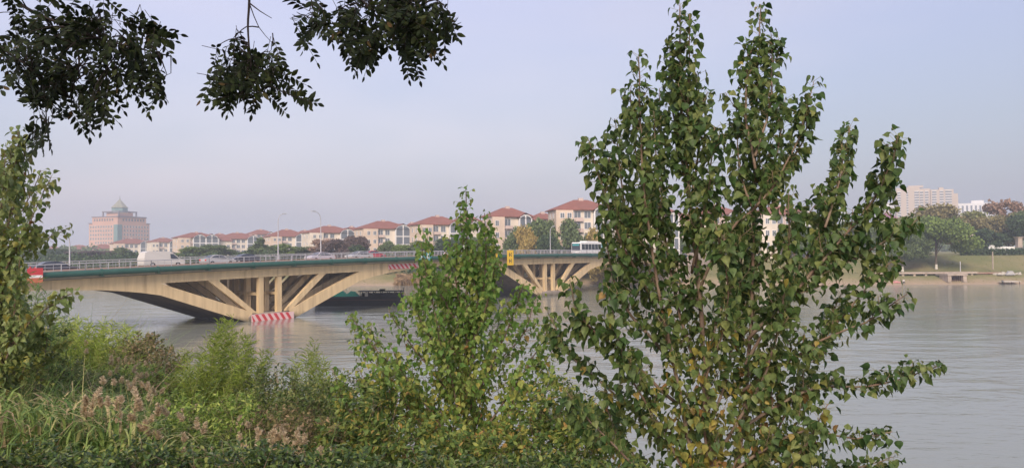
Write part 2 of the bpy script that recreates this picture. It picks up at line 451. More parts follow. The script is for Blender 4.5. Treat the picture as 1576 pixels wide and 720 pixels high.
ys = sorted(set(list(np.linspace(-2600, -60, 8)) + list(np.linspace(-50, 2, 10)) + list(np.linspace(2.6, 36, 56)) + [60, 110, 150] + list(np.linspace(184, 252, 56)) + [270, 300, 350, 420, 520, 700, 950, 1300, 1800, 2600]))
gm = MB()
for y in ys:
    for x in xs:
        gm.v.append((x, y, ground_z(x, y)))
nx = len(xs)
for j in range(len(ys) - 1):
    for i in range(nx - 1):
        gm.f.append((j*nx+i, j*nx+i+1, (j+1)*nx+i+1, (j+1)*nx+i)); gm.mi.append(0)
gmat = mat('bank_grass', (0.165, 0.17, 0.07), 0.95, 0.05, noise=0.9, nscale=0.09, col2=(0.30, 0.24, 0.13), bump=0.6, bscale=1.5)
# bare muddy strip close to the water line
n_ = gmat.node_tree
geo = n_.nodes.new('ShaderNodeNewGeometry'); sp = n_.nodes.new('ShaderNodeSeparateXYZ')
n_.links.new(geo.outputs['Position'], sp.inputs[0])
nq = n_.nodes.new('ShaderNodeTexNoise'); nq.inputs['Scale'].default_value = 0.35; nq.inputs['Detail'].default_value = 5
n_.links.new(geo.outputs['Position'], nq.inputs['Vector'])
ad = n_.nodes.new('ShaderNodeMath'); ad.operation = 'MULTIPLY_ADD'; ad.inputs[1].default_value = -2.2
n_.links.new(nq.outputs['Fac'], ad.inputs[0]); n_.links.new(sp.outputs['Z'], ad.inputs[2])
r_ = n_.nodes.new('ShaderNodeMapRange'); r_.inputs['From Min'].default_value = -0.9; r_.inputs['From Max'].default_value = 0.5
r_.inputs['To Min'].default_value = 1; r_.inputs['To Max'].default_value = 0
n_.links.new(ad.outputs[0], r_.inputs['Value'])
b_ = n_.nodes['Principled BSDF']; old = b_.inputs['Base Color'].links[0].from_socket
mm = n_.nodes.new('ShaderNodeMixRGB'); mm.inputs['Color2'].default_value = (0.36, 0.27, 0.19, 1)
n_.links.new(old, mm.inputs['Color1']); n_.links.new(r_.outputs[0], mm.inputs['Fac']); n_.links.new(mm.outputs[0], b_.inputs['Base Color'])
tag(gm.build('ground', gmat, smooth=True), kind='structure')

wm = MB()
wm.add([(-2500, 20, 0), (2500, 20, 0), (2500, 260, 0), (-2500, 260, 0)], [(0, 1, 2, 3)])
wat = bpy.data.materials.new('river_water'); wat.use_nodes = True
n_ = wat.node_tree; b_ = n_.nodes['Principled BSDF']
b_.inputs['Base Color'].default_value = (0.25, 0.26, 0.22, 1)
b_.inputs['Roughness'].default_value = 0.10
b_.inputs['IOR'].default_value = 1.33
b_.inputs['Specular IOR Level'].default_value = 0.5
geo = n_.nodes.new('ShaderNodeNewGeometry')
hs = []
for sc, rot, st in ((1.3, 20, 0.6), (3.6, -30, 0.50), (0.22, 5, 0.6)):
    mpp = n_.nodes.new('ShaderNodeMapping'); mpp.inputs['Scale'].default_value = (sc * 0.6, sc * 1.2, 1); mpp.inputs['Rotation'].default_value = (0, 0, R(rot))
    n_.links.new(geo.outputs['Position'], mpp.inputs[0])
    t_ = n_.nodes.new('ShaderNodeTexNoise'); t_.inputs['Scale'].default_value = 1.0; t_.inputs['Detail'].default_value = 4; t_.inputs['Distortion'].default_value = 0.4
    n_.links.new(mpp.outputs[0], t_.inputs['Vector'])
    m_ = n_.nodes.new('ShaderNodeMath'); m_.operation = 'MULTIPLY'; m_.inputs[1].default_value = st / sc * 0.9
    n_.links.new(t_.outputs['Fac'], m_.inputs[0]); hs.append(m_.outputs[0])
a1 = n_.nodes.new('ShaderNodeMath'); a1.operation = 'ADD'; n_.links.new(hs[0], a1.inputs[0]); n_.links.new(hs[1], a1.inputs[1])
a2 = n_.nodes.new('ShaderNodeMath'); a2.operation = 'ADD'; n_.links.new(a1.outputs[0], a2.inputs[0]); n_.links.new(hs[2], a2.inputs[1])
# wind patches: rougher and calmer water
wp = n_.nodes.new('ShaderNodeTexNoise'); wp.inputs['Scale'].default_value = 0.018; wp.inputs['Detail'].default_value = 3
n_.links.new(geo.outputs['Position'], wp.inputs['Vector'])
wr = n_.nodes.new('ShaderNodeMapRange'); wr.inputs['From Min'].default_value = 0.40; wr.inputs['From Max'].default_value = 0.62
wr.inputs['To Min'].default_value = 0.30; wr.inputs['To Max'].default_value = 0.70
n_.links.new(wp.outputs['Fac'], wr.inputs['Value'])
bp = n_.nodes.new('ShaderNodeBump'); bp.inputs['Distance'].default_value = 0.16
n_.links.new(wr.outputs[0], bp.inputs['Strength'])
n_.links.new(a2.outputs[0], bp.inputs['Height']); n_.links.new(bp.outputs[0], b_.inputs['Normal'])
tag(wm.build('river', wat), kind='structure')

# ------------------------------------------------------------------ the bridge
BR_LOC = (-33.1, 105.5, 0); BR_RZ = math.atan2(0.791, 0.612)
BD = Vector((0.612, 0.791, 0)).normalized(); BN = Vector((-0.791, 0.612, 0)).normalized()
def D(t):
    return 9.42 - 1.6e-4 * (t - 65) ** 2
PIERS = (-67, 0, 67, 134)
def rel(t):
    return min(abs(t - p) for p in PIERS)
def low(t):
    return D(t) - lerp(rel(t), [15.75, 18.5, 22.5, 28, 33.5], [4.28, 3.72, 3.2, 2.78, 2.65])
bridge = empty('bridge', BR_LOC, BR_RZ)
tag(bridge, 'cream concrete road bridge on slanted legs crossing the river, green pipe along its side', 'bridge')
T0, T1 = -78.0, 131.0
TS = list(np.arange(T0, T1 + 0.1, 2.0))
W = 12.6
m = MB()
m.sweep(TS, lambda t: [(-0.55, D(t)-1.45), (0.0, D(t)-1.75), (W-0.1, D(t)-1.75), (W+0.5, D(t)-1.45), (W+0.5, D(t)-1.22), (-0.55, D(t)-1.22)])
m.build('deck', M['deckside'], bridge)
m = MB(); m.sweep(TS, lambda t: [(1.3, D(t)-1.218), (W-1.3, D(t)-1.218), (W-1.3, D(t)-1.20), (1.3, D(t)-1.20)])
m.build('roadway', M['asphalt'], bridge)
for y0 in (-0.5, W - 1.28):
    m = MB(); m.sweep(TS, lambda t: [(y0, D(t)-1.218), (y0+1.75, D(t)-1.218), (y0+1.75, D(t)-1.06), (y0, D(t)-1.06)])
    m.build('footway', M['concrete'], bridge)
m = MB(); m.sweep(TS, lambda t: [(1.02, D(t)-1.058), (1.22, D(t)-1.058), (1.2, D(t)-0.66), (1.04, D(t)-0.66)])
m.build('road_barrier', M['barrier'], bridge)
# pipe
m = MB(); m.tube([(t, -0.98, D(t)-1.13) for t in TS], 0.34, 16)
pipe = m.build('pipe', M['pipe'], bridge, smooth=True)
clampm = MB(); clampm.box(-0.12, -1.42, -0.44, 0.12, -0.5, -0.36); clampm.tube([(-0.09, -0.98, 0), (0.09, -0.98, 0)], 0.41, 14)
clamp_me = clampm.mesh('bracket', M['pipe'])
for k, t in enumerate(np.arange(T0 + 3, T1, 6.5)):
    o = link_mesh('bracket', clamp_me, pipe, (t, 0, D(t)-1.13))
# railings
post_me = MB().box(-0.045, -0.045, 0, 0.045, 0.045, 1.06).mesh('post', M['darkrail'])
post_me2 = MB().box(-0.04, -0.04, 0, 0.04, 0.04, 1.06).mesh('post', M['rail'])
for yy, nm in ((-0.38, 0), (W + 0.35, 1)):
    m = MB()
    m.tube([(t, yy, D(t)-0.03) for t in TS], 0.055, 6)
    m.tube([(t, yy, D(t)-0.38) for t in TS], 0.022, 5)
    m.tube([(t, yy, D(t)-0.72) for t in TS], 0.022, 5)
    for t in np.arange(T0 + 0.4, T1, 0.83):
        m.box(t-0.014, yy-0.014, D(t)-1.06, t+0.014, yy+0.014, D(t)-0.04)
    rl = m.build('railing', M['rail'], bridge)
    for i, t in enumerate(np.arange(T0 + 1, T1, 2.5)):
        link_mesh('post', post_me if i % 3 == 0 else post_me2, rl, (t, yy, D(t)-1.06))
# girders, slanted legs, struts, columns, slabs
ROWS = [0.0, 2.95, 5.9, 8.85, 11.8]
TB = sorted(set([round(float(x), 2) for x in np.arange(T0, T1 - 0.5, 1.5)] + [p + s * v for p in PIERS for s in (-1, 1) for v in (15.74, 15.76) if T0 < p + s * v < T1 - 1]))
def gbot(t):
    return D(t) - 2.86 if rel(t) < 15.75 else low(t)
for y0 in ROWS:
    m = MB(); m.sweep(TB, lambda t: [(y0, gbot(t)), (y0+0.7, gbot(t)), (y0+0.7, D(t)-1.752), (y0, D(t)-1.752)])
    if y0 == 0:
        m.sweep(TB, lambda t: [(-0.12, D(t)-1.90), (-0.003, D(t)-1.90), (-0.003, D(t)-1.77), (-0.12, D(t)-1.77)])
    m.build('girder', M['cream'], bridge)
for p in (0, 67):
    for s in (-1, 1):
        xb = p + s * 15.74
        arm = [(p+s*3.95, 0.0), (xb, low(p + s*15.8)), (xb, D(xb)-2.862), (p+s*15.5, D(xb)-2.92), (p+s*3.0, 1.22), (p+s*3.0, 0.0)]
        if s < 0: arm = arm[::-1]
        bx = p + s * 9.4; bi = p + s * 8.05
        st = [(p+s*3.15, 1.05), (bx, D(bx)-2.862), (bi, D(bi)-2.862), (p+s*2.2, 1.05)]
        if s < 0: st = st[::-1]
        for r, y0 in enumerate(ROWS):
            MB().prism_y(arm, y0 + 0.004, y0 + 0.69).build('slanted_leg', M['cream'], bridge)
            MB().prism_y(st, y0 + 0.06, y0 + 0.62).build('strut', M['cream'], bridge)
        sl = [(p+s*4.1, 0.045), (p+s*15.74, low(p+s*15.8)-0.006), (p+s*15.74, low(p+s*15.8)+0.36), (p+s*4.1, 0.42)]
        if s < 0: sl = sl[::-1]
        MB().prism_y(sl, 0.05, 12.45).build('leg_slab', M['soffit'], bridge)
        # haunch slab carrying on under the deck
        tt = [p + s * v for v in np.linspace(15.78, 27.5, 10)]
        if s < 0: tt = tt[::-1]
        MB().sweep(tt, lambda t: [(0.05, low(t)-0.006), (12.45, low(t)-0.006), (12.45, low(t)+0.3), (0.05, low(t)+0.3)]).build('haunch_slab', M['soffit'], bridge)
    for r, y0 in enumerate(ROWS):
        for c0 in (-1.95, 0.98):
            MB().prism_y([(p+c0, 0.9), (p+c0+0.72, 0.9), (p+c0+0.72, D(p)-2.90), (p+c0, D(p)-2.90)], y0+0.03, y0+0.66).build('column', M['cream'], bridge)
        MB().box(p-1.24, y0+0.12, 3.35, p+0.99, y0+0.5, 3.75).build('cross_tie', M['cream'], bridge) if r > 0 else None
    for c0 in (-1.8, 1.13):
        MB().box(p+c0, 0.65, 3.36, p+c0+0.42, 12.0, 3.74).build('cross_tie', M['cream'], bridge)
    base = MB()
    prof = [(p-3.7, -1.5), (p+3.7, -1.5), (p+3.6, 0.62), (p+2.9, 0.93), (p-1.0, 1.06), (p-3.3, 0.86), (p-3.6, 0.55)]
    base.prism_y(prof, -0.25, 12.7)
    base = base.build('pier_base', M['concrete'] if p else M['concrete'], bridge)
# hazard boards: red and white slanted bars
def hazard(x0, x1, z0, z1, y, parent, name, n, slant, zf0=None, zf1=None, white='pink'):
    zf0 = zf0 or (lambda t: z0); zf1 = zf1 or (lambda t: z1)
    m = MB()
    m.prism_y([(x0, zf0(x0)), (x1, zf0(x1)), (x1, zf1(x1)), (x0, zf1(x0))], y, y + 0.05, 0)
    w = (x1 - x0) / n
    for k in range(n):
        a = x0 + w * k + w * 0.28
        b = a + w * 0.5
        lo0, hi0 = a, a - slant
        q = [(max(x0, min(x1, a)), zf0(a)+0.02), (max(x0, min(x1, b)), zf0(b)+0.02), (max(x0, min(x1, b-slant)), zf1(b)-0.02), (max(x0, min(x1, a-slant)), zf1(a)-0.02)]
        m.prism_y(q, y - 0.006, y + 0.01, 1)
    return m.build(name, [M[white], M['red']], parent)
hazard(-3.3, 3.45, -0.25, 0.9, -0.31, bridge, 'hazard_stripes', 7, 0.75, white='pink')
hazard(21.6, 28.3, 0, 0, -0.175, bridge, 'hazard_stripes', 7, 0.7, lambda t: D(t)-2.72, lambda t: D(t)-1.92)
# abutment on the far bank
m = MB(); m.box(126.5, -0.8, 1.0, 133, W+0.8, D(130)-1.78)
m.build('abutment', M['concrete'], bridge)
m = MB()
for yy in (-0.9, W + 0.45):
    m.sweep([131.2, 150, 175], lambda t: [(yy, 5), (yy+0.45, 5), (yy+0.45, 8.6 - (t-131)*0.012), (yy, 8.6 - (t-131)*0.012)])
m.build('approach_wall', M['concrete'], bridge)
m = MB().sweep([131.1, 150, 180, 330], lambda t: [(0, 6.2), (W, 6.2), (W, D(131)-1.25 - (t-131)*0.006), (0, D(131)-1.25 - (t-131)*0.006)])
tag(m.build('road', M['asphalt'], loc=BR_LOC, rz=BR_RZ), kind='structure')

def br(t, y, z=0):
    """bridge coordinates to world"""
    return Vector(BR_LOC) + BD * t + BN * y + Vector((0, 0, z))
def deckz(t):
    return D(t) - 1.20

# signs hung on the rail
def sign(name, label, t, w, z0, z1, build, grp=None):
    o = empty(name, br(t, -1.5, z0), BR_RZ)
    tag(o, label, 'sign', grp)
    build(o, w, z1 - z0)
    MB().box(-w*0.35, 0.05, 0.1, -w*0.35+0.06, 1.12, 0.16).box(w*0.35-0.06, 0.05, 0.1, w*0.35, 1.12, 0.16).box(-w*0.35, 1.0, 0.1, -w*0.35+0.06, 1.1, z1-z0-0.05).box(w*0.35-0.06, 1.0, 0.1, w*0.35, 1.1, z1-z0-0.05).build('bracket', M['darkrail'], o)
    return o
def b_red(o, w, h):
    MB().box(-w/2, -0.03, 0, w/2, 0.04, h).build('panel', M['red'], o)
    MB().box(-w/2+0.05, -0.036, h*0.34, w/2-0.05, -0.028, h*0.52).build('white_bar', M['white'], o)
    MB().box(-w/2+0.02, -0.036, 0.02, w/2-0.02, -0.028, h*0.32).build('lower_band', M['orange'], o)
def b_teal(o, w, h):
    MB().box(-w/2, -0.03, 0, w/2, 0.04, h).build('panel', M['teal'], o)
    m = MB()
    c = w*0.22
    m.prism_y([(c-0.3, h*0.2), (c-0.12, h*0.2), (c+0.02, h*0.55), (c+0.16, h*0.2), (c+0.34, h*0.2), (c+0.1, h*0.85), (c-0.06, h*0.85)], -0.04, -0.02)
    m.box(-w*0.42, -0.04, h*0.62, -w*0.12, -0.02, h*0.8)
    m.box(-w*0.36, -0.04, h*0.15, -w*0.26, -0.02, h*0.6)
    m.build('white_mark', M['white'], o)
def b_dia(o, w, h):
    MB().prism_y([(0, 0), (w/2, h/2), (0, h), (-w/2, h/2)], -0.03, 0.04).build('panel', M['white'], o)
    MB().prism_y([(0, 0.12), (w/2-0.12, h/2), (0, h-0.12), (-w/2+0.12, h/2)], -0.04, -0.028).build('red_face', M['red'], o)
def b_yel(o, w, h):
    MB().box(-w/2, -0.03, 0, w/2, 0.04, h).build('panel', M['yellow'], o)
    m = MB()
    for zc in (0.28, 0.7):
        z = h * zc
        m.box(-w*0.22, -0.04, z-h*0.12, -w*0.10, -0.028, z+h*0.12)
        m.box(w*0.06, -0.04, z-h*0.12, w*0.22, -0.028, z-h*0.07)
        m.box(w*0.06, -0.04, z+h*0.07, w*0.22, -0.028, z+h*0.12)
        m.box(-w*0.10, -0.04, z-h*0.02, w*0.22, -0.028, z+h*0.03)
    m.build('dark_marks', M['black'], o)
sign('navigation_sign', 'red square board with a white bar hung over the green pipe beside the dark car', -30.0, 1.5, D(-30)-1.85, D(-30)-0.3, b_red)
sign('navigation_sign', 'teal board with white mark on the bridge rail above the short striped beam end', 28.6, 2.9, D(28.6)-1.5, D(28.6)-0.05, b_teal)
sign('navigation_sign', 'small red and white diamond board between the teal board and the yellow ones', 33.5, 1.9, D(33)-1.7, D(33)-0.1, b_dia)
sign('navigation_sign', 'yellow square board with dark marks, half hidden by poplar leaves', 46.7, 2.0, D(47)-1.9, D(47)-0.05, b_yel)
sign('navigation_sign', 'taller yellow board with dark marks where the slanted legs of the far pier start', 51.6, 1.9, D(51)-2.85, D(51)+0.0, b_yel)

# street lamps on the far side of the deck
def lamp(t, y, h, arm, label):
    o = empty('street_lamp', br(t, y, D(t) - 1.06), BR_RZ)
    tag(o, label, 'street lamp', 'street lamps along the bridge')
    MB().tube([(0, 0, 0), (0, 0, 0.5), (0, 0, 0.52), (0, 0, h-1.2), (arm*0.12, -0.02, h-0.6), (arm*0.45, -0.08, h-0.15), (arm*0.9, -0.1, h)], [0.13, 0.13, 0.09, 0.065, 0.055, 0.05, 0.04], 8).build('pole', M['rail'], o, smooth=True)
    hd = MB(); s = 1 if arm > 0 else -1
    hd.prism_y([(arm*0.85, h-0.06), (arm+s*0.55, h+0.02), (arm+s*0.5, h+0.14), (arm*0.85, h+0.12)] if s > 0 else [(arm*0.85, h+0.12), (arm+s*0.5, h+0.14), (arm+s*0.55, h+0.02), (arm*0.85, h-0.06)], -0.25, 0.06)
    hd.build('lamp_head', M['metal'], o)
lamp(2.3+7.4, W-0.4, 7.4, 0.9, 'pale street lamp with its head to the right, over the leafy green trees')
lamp(18.0, W-0.4, 7.9, -1.4, 'tall pale street lamp with its head to the left, over the dark purple trees')
lamp(62.6, W-0.4, 8.3, -1.5, 'pale curved street lamp rising just right of the tallest middle poplar shoot')
lamp(84.5, W-0.4, 6.7, 1.3, 'pale street lamp standing at the front of the bus')
lamp(-21.0, W-0.4, 4.6, -0.7, 'thin pale street lamp behind the dark car near the red board')

# ------------------------------------------------------------------ vehicles
wheel_cache = {}
def wheel(parent, x, y, r=0.32):
    if r not in wheel_cache:
        wheel_cache[r] = (MB().tube([(0, -0.11, 0), (0, 0.11, 0)], r, 16).mesh('tyre', M['tyre']), MB().tube([(0, -0.12, 0), (0, 0.12, 0)], r*0.55, 12).mesh('rim', M['metal']))
    w = link_mesh('wheel', wheel_cache[r][0], parent, (x, y, r))
    link_mesh('rim', wheel_cache[r][1], w)
def hull_body(prof, wid, tuck=0.12):
    """side outline extruded across, tucked in towards the roof"""
    m = MB(); n = len(prof)
    zmax = max(p[1] for p in prof)
    def hw(z): return wid/2 - tuck * max(0, (z - zmax*0.5) / (zmax*0.5))
    vs = [(p[0], -hw(p[1]), p[1]) for p in prof] + [(p[0], hw(p[1]), p[1]) for p in prof]
    fs = [tuple(range(n)), tuple(range(2*n-1, n-1, -1))] + [(i, i+n, (i+1) % n+n, (i+1) % n) for i in range(n)]
    m.add(vs, fs); m.hw = hw
    return m
def side_panel(m, pts, hw, off=0.012, sides=(-1, 1)):
    for s in sides:
        vs = [(x, s*(hw(z)+off), z) for x, z in pts]
        m.add(vs, [tuple(range(len(pts))) if s < 0 else tuple(range(len(pts)-1, -1, -1))])
def car(t, y, label, paint, rz=0):
    o = empty('car', br(t, y, deckz(t)), BR_RZ + rz)
    tag(o, label, 'car', 'cars crossing the bridge')
    prof = [(-2.2, 0.32), (2.2, 0.32), (2.25, 0.62), (2.1, 0.80), (1.15, 0.95), (0.45, 1.38), (-0.2, 1.46), (-1.05, 1.40), (-1.75, 1.02), (-2.2, 0.95), (-2.27, 0.6)]
    b = hull_body(prof, 1.78, 0.28); bo = b.build('body', paint, o, smooth=False)
    g = MB()
    side_panel(g, [(1.0, 0.97), (0.42, 1.33), (-0.2, 1.39), (-0.2, 0.97)], b.hw)
    side_panel(g, [(-0.28, 0.97), (-0.28, 1.39), (-1.0, 1.34), (-1.55, 1.03)], b.hw)
    g.add([(1.13, -0.66, 0.98), (1.13, 0.66, 0.98), (0.50, 0.58, 1.37), (0.50, -0.58, 1.37)], [(0, 1, 2, 3)])
    g.add([(-1.74, -0.62, 1.06), (-1.12, -0.56, 1.40), (-1.12, 0.56, 1.40), (-1.74, 0.62, 1.06)], [(0, 1, 2, 3)])
    g.build('window', M['glass'], o)
    for s in (-1, 1):
        MB().box(-2.29, s*0.7-0.14, 0.68, -2.2, s*0.7+0.14, 0.86).build('tail_light', M['lamp_red'], o)
        MB().box(2.13, s*0.66-0.16, 0.62, 2.27, s*0.66+0.16, 0.74).build('headlight', M['white'], o)
        for x in (-1.35, 1.38): wheel(o, x, s*0.80)
    return o
o = empty('van', br(-10.9, 8.8, deckz(-10.9)), BR_RZ)
tag(o, 'long white van on the bridge below the hotel', 'van')
prof = [(-2.75, 0.35), (2.7, 0.35), (2.78, 0.75), (2.62, 1.02), (1.95, 1.22), (1.15, 1.92), (0.7, 2.12), (-2.1, 2.16), (-2.6, 1.98), (-2.8, 1.2)]
b = hull_body(prof, 1.95, 0.22); b.build('body', M['van_paint'], o)
g = MB(); side_panel(g, [(1.85, 1.2), (1.2, 1.78), (0.75, 1.80), (0.75, 1.2)], b.hw)
g.add([(1.98, -0.8, 1.24), (1.98, 0.8, 1.24), (1.20, 0.72, 1.90), (1.20, -0.72, 1.90)], [(0, 1, 2, 3)])
g.build('window', M['glass'], o)
g = MB(); side_panel(g, [(-2.6, 0.98), (-2.6, 1.02), (0.6, 1.02), (0.6, 0.98)], b.hw, 0.015); g.build('side_rail', M['car_silver'], o)
for s in (-1, 1):
    MB().box(2.62, s*0.75-0.15, 0.75, 2.78, s*0.75+0.15, 0.95).build('headlight', M['metal'], o)
    for x in (-1.7, 1.75): wheel(o, x, s*0.88, 0.35)

car(-26.2, 3.3, 'dark low car passing right beside the red square board', M['car_dark'])
car(-4.4, 6.0, 'dark grey car with a red tail just ahead of the white van', M['car_silver'])
car(1.6, 9.0, 'black car beyond the rail, left of the pale lamp with its head to the right', M['car_dark'], math.pi)
car(10.8, 3.3, 'pale lilac silver car above the first pier, right of the orange-red car', M['car_lilac'], math.pi)
car(18.6, 3.4, 'grey car near the lamp whose head points to the left', M['car_silver'], math.pi)
car(26.5, 9.0, 'red car just before the teal board', M['car_red'])
car(104.5, 3.4, 'red car glimpsed through the big poplar at the far end of the bridge', M['car_red'], math.pi)
# bus
tb = 88.6
o = empty('bus', br(tb, 4.2, deckz(tb)), BR_RZ + math.pi)
tag(o, 'white and blue city bus near the far end of the bridge', 'bus')
LB = 5.4
prof = [(-LB, 0.35), (LB-0.1, 0.35), (LB, 0.7), (LB-0.05, 2.75), (LB-0.25, 3.0), (-LB+0.1, 3.02), (-LB, 2.8)]
b = hull_body(prof, 2.5, 0.06); b.build('body', M['white'], o)
for k in range(6):
    x0 = -LB + 1.9 + k * 1.42
    for sd1 in (-1, 1):
        w = MB(); side_panel(w, [(x0, 1.35), (x0, 2.6), (x0+1.28, 2.6), (x0+1.28, 1.35)][::-1], b.hw, sides=(sd1,))
        w.build('side_window', M['glass'], o)
MB().box(LB-0.05, -1.1, 1.1, LB+0.03, 1.1, 2.75).build('windscreen', M['glass'], o)
MB().box(LB+0.0, -0.9, 2.25, LB+0.05, 0.9, 2.6).build('destination_board', M['teal'], o)
w = MB(); side_panel(w, [(-LB+0.1, 0.6), (-LB+0.1, 2.7), (-LB+1.8, 2.7), (-LB+1.5, 0.6)][::-1], b.hw, 0.008); w.build('blue_panel', M['teal'], o)
MB().box(-3.2, -0.9, 3.02, 2.4, 0.9, 3.32).build('roof_unit', M['white'], o)
for s in (-1, 1):
    MB().box(LB-0.02, s*0.9-0.2, 0.7, LB+0.05, s*0.9+0.2, 0.9).build('headlight', M['metal'], o)
    for x in (-3.1, 3.2): wheel(o, x, s*1.12, 0.48)

# ------------------------------------------------------------------ barge
bc = at(545, 469, 133)
o = empty('barge', (bc.x, 133, 0.38), R(2))
tag(o, 'long dark barge with green tarpaulins lying on the water behind the bridge', 'boat')
m = MB()
deckp = [(-6.9, 0.0), (-6.2, -1.2), (-5, -1.45), (7.5, -1.45), (8.6, -0.9), (8.9, 0), (8.6, 0.9), (7.5, 1.45), (-5, 1.45), (-6.2, 1.2)]
botp = [(x*0.96, y*0.85) for x, y in deckp]
nn = len(deckp)
vs = [(x, y, -0.8) for x, y in botp] + [(x, y, 0.9 + (0.3 if x < -6 else 0) + (0.3 if x > 7 else 0)) for x, y in deckp]
m.add(vs, [tuple(range(nn-1, -1, -1)), tuple(range(nn, 2*nn))] + [(i, (i+1) % nn, (i+1) % nn+nn, i+nn) for i in range(nn)])
m.build('hull', M['hull'], o)
MB().box(-5.2, -1.5, 0.55, 7.4, -1.47, 0.68).box(-6.3, -0.9, 0.80, -3.9, 0.9, 1.0).build('deck_edge', M['hull_rust'], o)
def tarp(x0, x1, h, off):
    m = MB(); xm = (x0+x1)/2 + off
    vs = [(x0, -1.3, 0.9), (x1, -1.3, 0.9), (x1, 1.3, 0.9), (x0, 1.3, 0.9), (xm-0.35, 0.1, h), (xm+0.4, -0.05, h-0.08), (x0+0.8, -0.5, 1.3), (x1-0.7, -0.4, 1.35)]
    m.add(vs, [(0, 1, 5, 4), (1, 2, 5), (2, 3, 4, 5), (3, 0, 4), (0, 3, 2, 1)]); return m
tarp(-4.5, -0.6, 2.25, 0.2).build('tarpaulin', M['tarp'], o)
tarp(-2.0, 1.1, 2.1, 0.2).build('tarpaulin', M['tarp'], o)
m = MB().box(1.4, -1.2, 0.9, 8.2, 1.2, 1.74)
for x in (1.2, 2.3, 3.5, 4.7, 5.9, 7.1, 8.1):
    for y in (-1.15, 1.1): m.box(x-0.07, y-0.06, 0.75, x+0.07, y+0.06, 2.02)
m.build('deckhouse', M['hull'], o)
MB().box(0.8, -1.35, 2.0, 8.5, 1.35, 2.12).box(4.4, -0.5, 2.12, 5.3, 0.5, 2.4).build('canopy', M['hull'], o)
MB().box(2.0, -1.26, 0.95, 2.55, -1.18, 1.95).build('door', M['offwhite'], o)
MB().tube([(8.5, 0, 0.9), (8.5, 0, 2.6)], 0.05).build('mast', M['hull'], o)

# ------------------------------------------------------------------ far buildings
pane_cache = {}
def window(parent, x, y, z, w, h, rz=0):
    """window set on a wall: a pale frame with a dark pane as its sub-part"""
    key = (round(w, 2), round(h, 2))
    if key not in pane_cache:
        f = MB(); t = 0.12
        f.box(-w/2-t, -0.10, -t, w/2+t, 0.05, 0).box(-w/2-t, -0.10, h, w/2+t, 0.05, h+t).box(-w/2-t, -0.10, 0, -w/2, 0.05, h).box(w/2, -0.10, 0, w/2+t, 0.05, h).box(-0.04, -0.09, 0, 0.04, 0.04, h)
        g = MB().box(-w/2+0.001, -0.05, 0.001, w/2-0.001, 0.045, h-0.001)
        pane_cache[key] = (f.mesh('window', M['trimw']), g.mesh('pane', M['winglass']))
    o = link_mesh('window', pane_cache[key][0], parent, (x, y, z)); o.rotation_euler = (0, 0, rz)
    link_mesh('pane', pane_cache[key][1], o)

def hip_roof(m, x0, y0, x1, y1, z, h, ov=0.7, ridge=0.35):
    x0 -= ov; y0 -= ov; x1 += ov; y1 += ov
    w, d = x1-x0, y1-y0
    cy = (y0+y1)/2
    r0 = x0 + w*(0.5-ridge/2); r1 = x1 - w*(0.5-ridge/2)
    vs = [(x0,y0,z),(x1,y0,z),(x1,y1,z),(x0,y1,z),(r0,cy,z+h),(r1,cy,z+h),(x0,y0,z-0.25),(x1,y0,z-0.25),(x1,y1,z-0.25),(x0,y1,z-0.25)]
    m.add(vs, [(0,1,5,4),(1,2,5),(2,3,4,5),(3,0,4),(6,7,1,0),(7,8,2,1),(8,9,3,2),(9,6,0,3),(9,8,7,6)])

def bay(parent, x, y, z0, z1, w, fl=3.0):
    """white framed glazed bay with an arched head under a small gable"""
    d = 1.1; t = 0.42
    zs = z1
    MB().box(x-w/2+t, y-d+0.12, z0+0.2, x+w/2-t, y-0.002, zs-0.05).build('bay_glass', M['winglass'], parent)
    f = MB()
    for xx in (x-w/2, x-t/2, x+w/2-t): f.box(xx, y-d, z0, xx+t, y-d+0.3, zs)
    z = z0
    while z < zs - 0.5:
        f.box(x-w/2+0.003, y-d+0.01, z-0.18, x+w/2-0.003, y-0.004, z+0.22); z += fl
    for xx in (x-w/2, x+w/2-t): f.box(xx+0.002, y-d+0.3, z0, xx+t-0.002, y-0.003, zs)
    # arched head
    n = 12; ro = w/2; rise = w*0.38
    for k in range(n):
        a0, a1 = math.pi*k/n, math.pi*(k+1)/n
        p0 = (x+math.cos(a0)*ro, zs+math.sin(a0)*rise); p1 = (x+math.cos(a1)*ro, zs+math.sin(a1)*rise)
        q0 = (x+math.cos(a0)*(ro-0.34), zs+math.sin(a0)*(rise-0.34)); q1 = (x+math.cos(a1)*(ro-0.34), zs+math.sin(a1)*(rise-0.34))
        f.prism_y([p0, p1, q1, q0], y-d, y-d+0.35)
    f.box(x-t/2, y-d+0.005, zs, x+t/2, y-d+0.3, zs+rise-0.32)
    f.build('bay_frame', M['trimw'], parent)
    g = MB(); pts = [(x+math.cos(math.pi*k/n)*(ro-0.3), zs+math.sin(math.pi*k/n)*(rise-0.3)) for k in range(n+1)]
    g.prism_y(pts, y-d+0.15, y-0.003); g.build('arched_pane', M['winglass'], parent)
    r = MB(); gh = rise + 0.35
    r.add([(x-w/2-0.4, y-d-0.25, zs+gh*0.35), (x, y-d-0.25, zs+gh+0.25), (x+w/2+0.4, y-d-0.25, zs+gh*0.35), (x-w/2-0.4, y+3.5, zs+gh*0.35), (x, y+3.5, zs+gh+0.25), (x+w/2+0.4, y+3.5, zs+gh*0.35)], [(0, 1, 4, 3), (1, 2, 5, 4), (0, 3, 5, 2)])
    r.build('gable_roof', M['roof'], parent)

